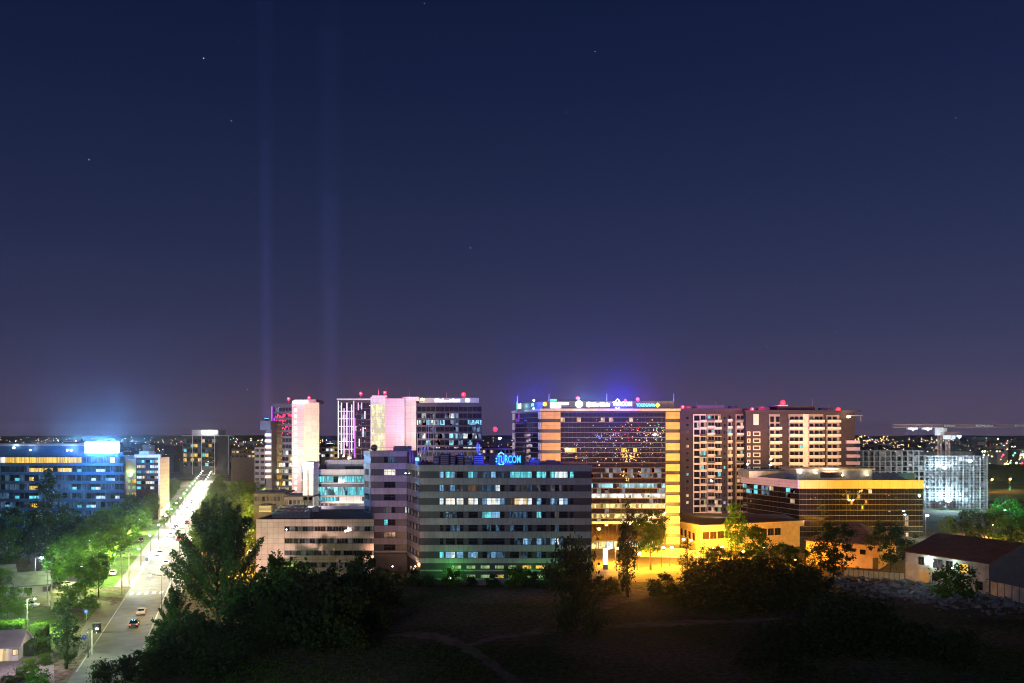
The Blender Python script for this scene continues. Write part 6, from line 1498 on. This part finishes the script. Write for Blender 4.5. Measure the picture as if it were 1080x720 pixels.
# ================================================================== NIGHT HAZE
def haze():
    m=bpy.data.materials.new('night_haze'); m.use_nodes=True; n=m.node_tree.nodes; l=m.node_tree.links; n.remove(n['Principled BSDF'])
    v=n.new('ShaderNodeVolumePrincipled'); v.inputs['Color'].default_value=(.80,.86,1,1); v.inputs['Density'].default_value=HAZE; v.inputs['Anisotropy'].default_value=.94
    l.new(v.outputs[0],n['Material Output'].inputs['Volume']); M['night_haze']=m
    mb=MB(); mb.box(-6500,6500,-1350,6400,-1,110,'night_haze'); o=struct(mb,'haze','stuff')
HAZE=.00005
haze()
def searchlight(px,Y,z0,label,col,power,r,tilt,dens):
    b0=Vector((X_(px,Y),Y,z0)); t=thing('searchlight',label,'searchlight',b0,'searchlights on the roofs')
    mb=MB(); mb.tube(b0,b0+Vector((0,0,1.2)),r*.25,r*.35,'metal_dark',14); mb.build('housing',t)
    mb=MB(); mb.tube(b0+Vector((0,0,1.21)),b0+Vector((0,0,1.3)),r*.3,r*.3,'bulb_blue',14); mb.build('lens',t)
    nm='beam_mist_%d'%px; m=bpy.data.materials.new(nm); m.use_nodes=True; n=m.node_tree.nodes; n.remove(n['Principled BSDF'])
    v=n.new('ShaderNodeVolumeScatter'); v.inputs['Color'].default_value=(.9,.93,1,1); v.inputs['Density'].default_value=dens; v.inputs['Anisotropy'].default_value=0
    m.node_tree.links.new(v.outputs[0],n['Material Output'].inputs['Volume']); M[nm]=m
    for q,hh,df in ((1.3,440,.35),(1.0,250,.8),(.72,150,1.2),(.42,95,1.5)):
        if df!=.35: m=m.copy(); nm='%s_%d'%(nm,hh); m.name=nm; M[nm]=m
        [e for e in m.node_tree.nodes if e.type=='VOLUME_SCATTER'][0].inputs['Density'].default_value=dens*df
        mb=MB(); mb.tube(b0+Vector((0,0,2)),b0+Vector((tilt*hh,0,hh)),r*q,r*q*(1+.5*hh/460),nm,24); struct(mb,'light_beam','stuff')
    d=bpy.data.lights.new('searchlight_light','AREA'); d.shape='DISK'; d.size=r*1.7; d.spread=R(1.2); d.energy=power; d.color=col
    o=bpy.data.objects.new('searchlight_light',d); COL.objects.link(o); o.location=b0+Vector((0,0,1.6)); o.rotation_euler=Vector((-tilt,0,-1)).to_track_quat('Z','Y').to_euler()
searchlight(281.2,474,Z_(443,470)+.02,'blue searchlight on the annexe roof box, pointing straight up',(.10,.12,1),800,3.7,-.004,.0011)
searchlight(348,532,Z_(470.5,520)+.55,'faint blue searchlight on the white low building between two pink walled towers',(.15,.24,1),2000,6.5,0,.0005)

# ================================================================== ADDED WASH LIGHTS (bare spots without fittings)
def wash(loc,target,col,power,angle=80,r=.22): lamp(loc,col,power,None,'SPOT',target,angle,r,'added_wash',1.0)  # spot added to brighten a surface; no fitting is built
# added spots in sodium colours on the glass, curved and apartment buildings
wash((55,262,9),(56,306,28),(1,.55,.16),170000,110); wash((60,262,9),(56,306,6),(1,.46,.08),30000,90)
wash((22,258,35),(17,306,42),(1,.62,.34),70000,70); wash((56,262,40),(60,306,46),(1,.60,.34),52000,60)
wash((74,318,12),(84,400,20),(1,.56,.24),120000,75); wash((98,352,24),(92,400,44),(1,.56,.24),75000,70); wash((128,352,28),(130,395,40),(1,.62,.33),125000,95)
wash((150,295,11),(150,345,21),(1,.52,.07),150000,100); wash((112,300,14),(100,365,22),(.98,.70,.86),130000,60)
# end walls of the far towers
wash((-118,420,12),(-110,480,44),(1,.70,.55),210000,70); wash((-52,362,24),(-52,430,46),(1,.58,.66),135000,70); wash((-40,384,24),(-46,436,48),(1,.82,.66),120000,40)
wash((-82,112,8),(-60,183,8),(.35,1,.50),120000,40); wash((-30,110,7),(-38,170,2),(.75,1,.8),9000,90)  # unseen spots added to light the largest tree and the undergrowth
wash((-120,455,6),(-126,480,30),(.5,.15,1),12000,70)
wash((X_(252,328),328,27),(X_(254,368),368,9),(1,.60,.10),200000,80); wash((X_(285,345),345,26),(X_(284,395),395,9),(1,.58,.12),200000,80); wash((X_(240,390),390,24),(X_(240,450),450,8),(1,.75,.2),160000,85)  # high spots added to turn the grove trees amber
# beige and teal offices, striped office
wash((-52,192,10),(-50,235,11),(1,.68,.58),210000,110); wash((-66,258,22),(-64,300,28),(1,.82,.90),38000,80)
wash((-36,226,24),(-38,261,28),(.42,.30,1),9000,70); wash((-34,228,7),(-36,261,12),(1,.55,.36),12000,85)
wash((-8,196,16),(-6,245,17),(.85,.74,1),5500,110)
# blue office under its sign, warehouse side, yard wall
wash((-190,330,6),(-175,358,18),(.15,.55,1),9000,110)
wash((92,214,8),(113,233,4),(.55,.68,1),3000,110)
wash((140,190,8),(132,216,2),(1,.66,.52),7000,70)
wash((180,430,28),(250,490,45),(1,.86,.80),120000,100); wash((205,440,20),(225,488,38),(.8,.86,1),9000,60)  # spots added to brighten the crane jib
for o in list(bpy.data.objects):
    if 'org' in o: del o['org']
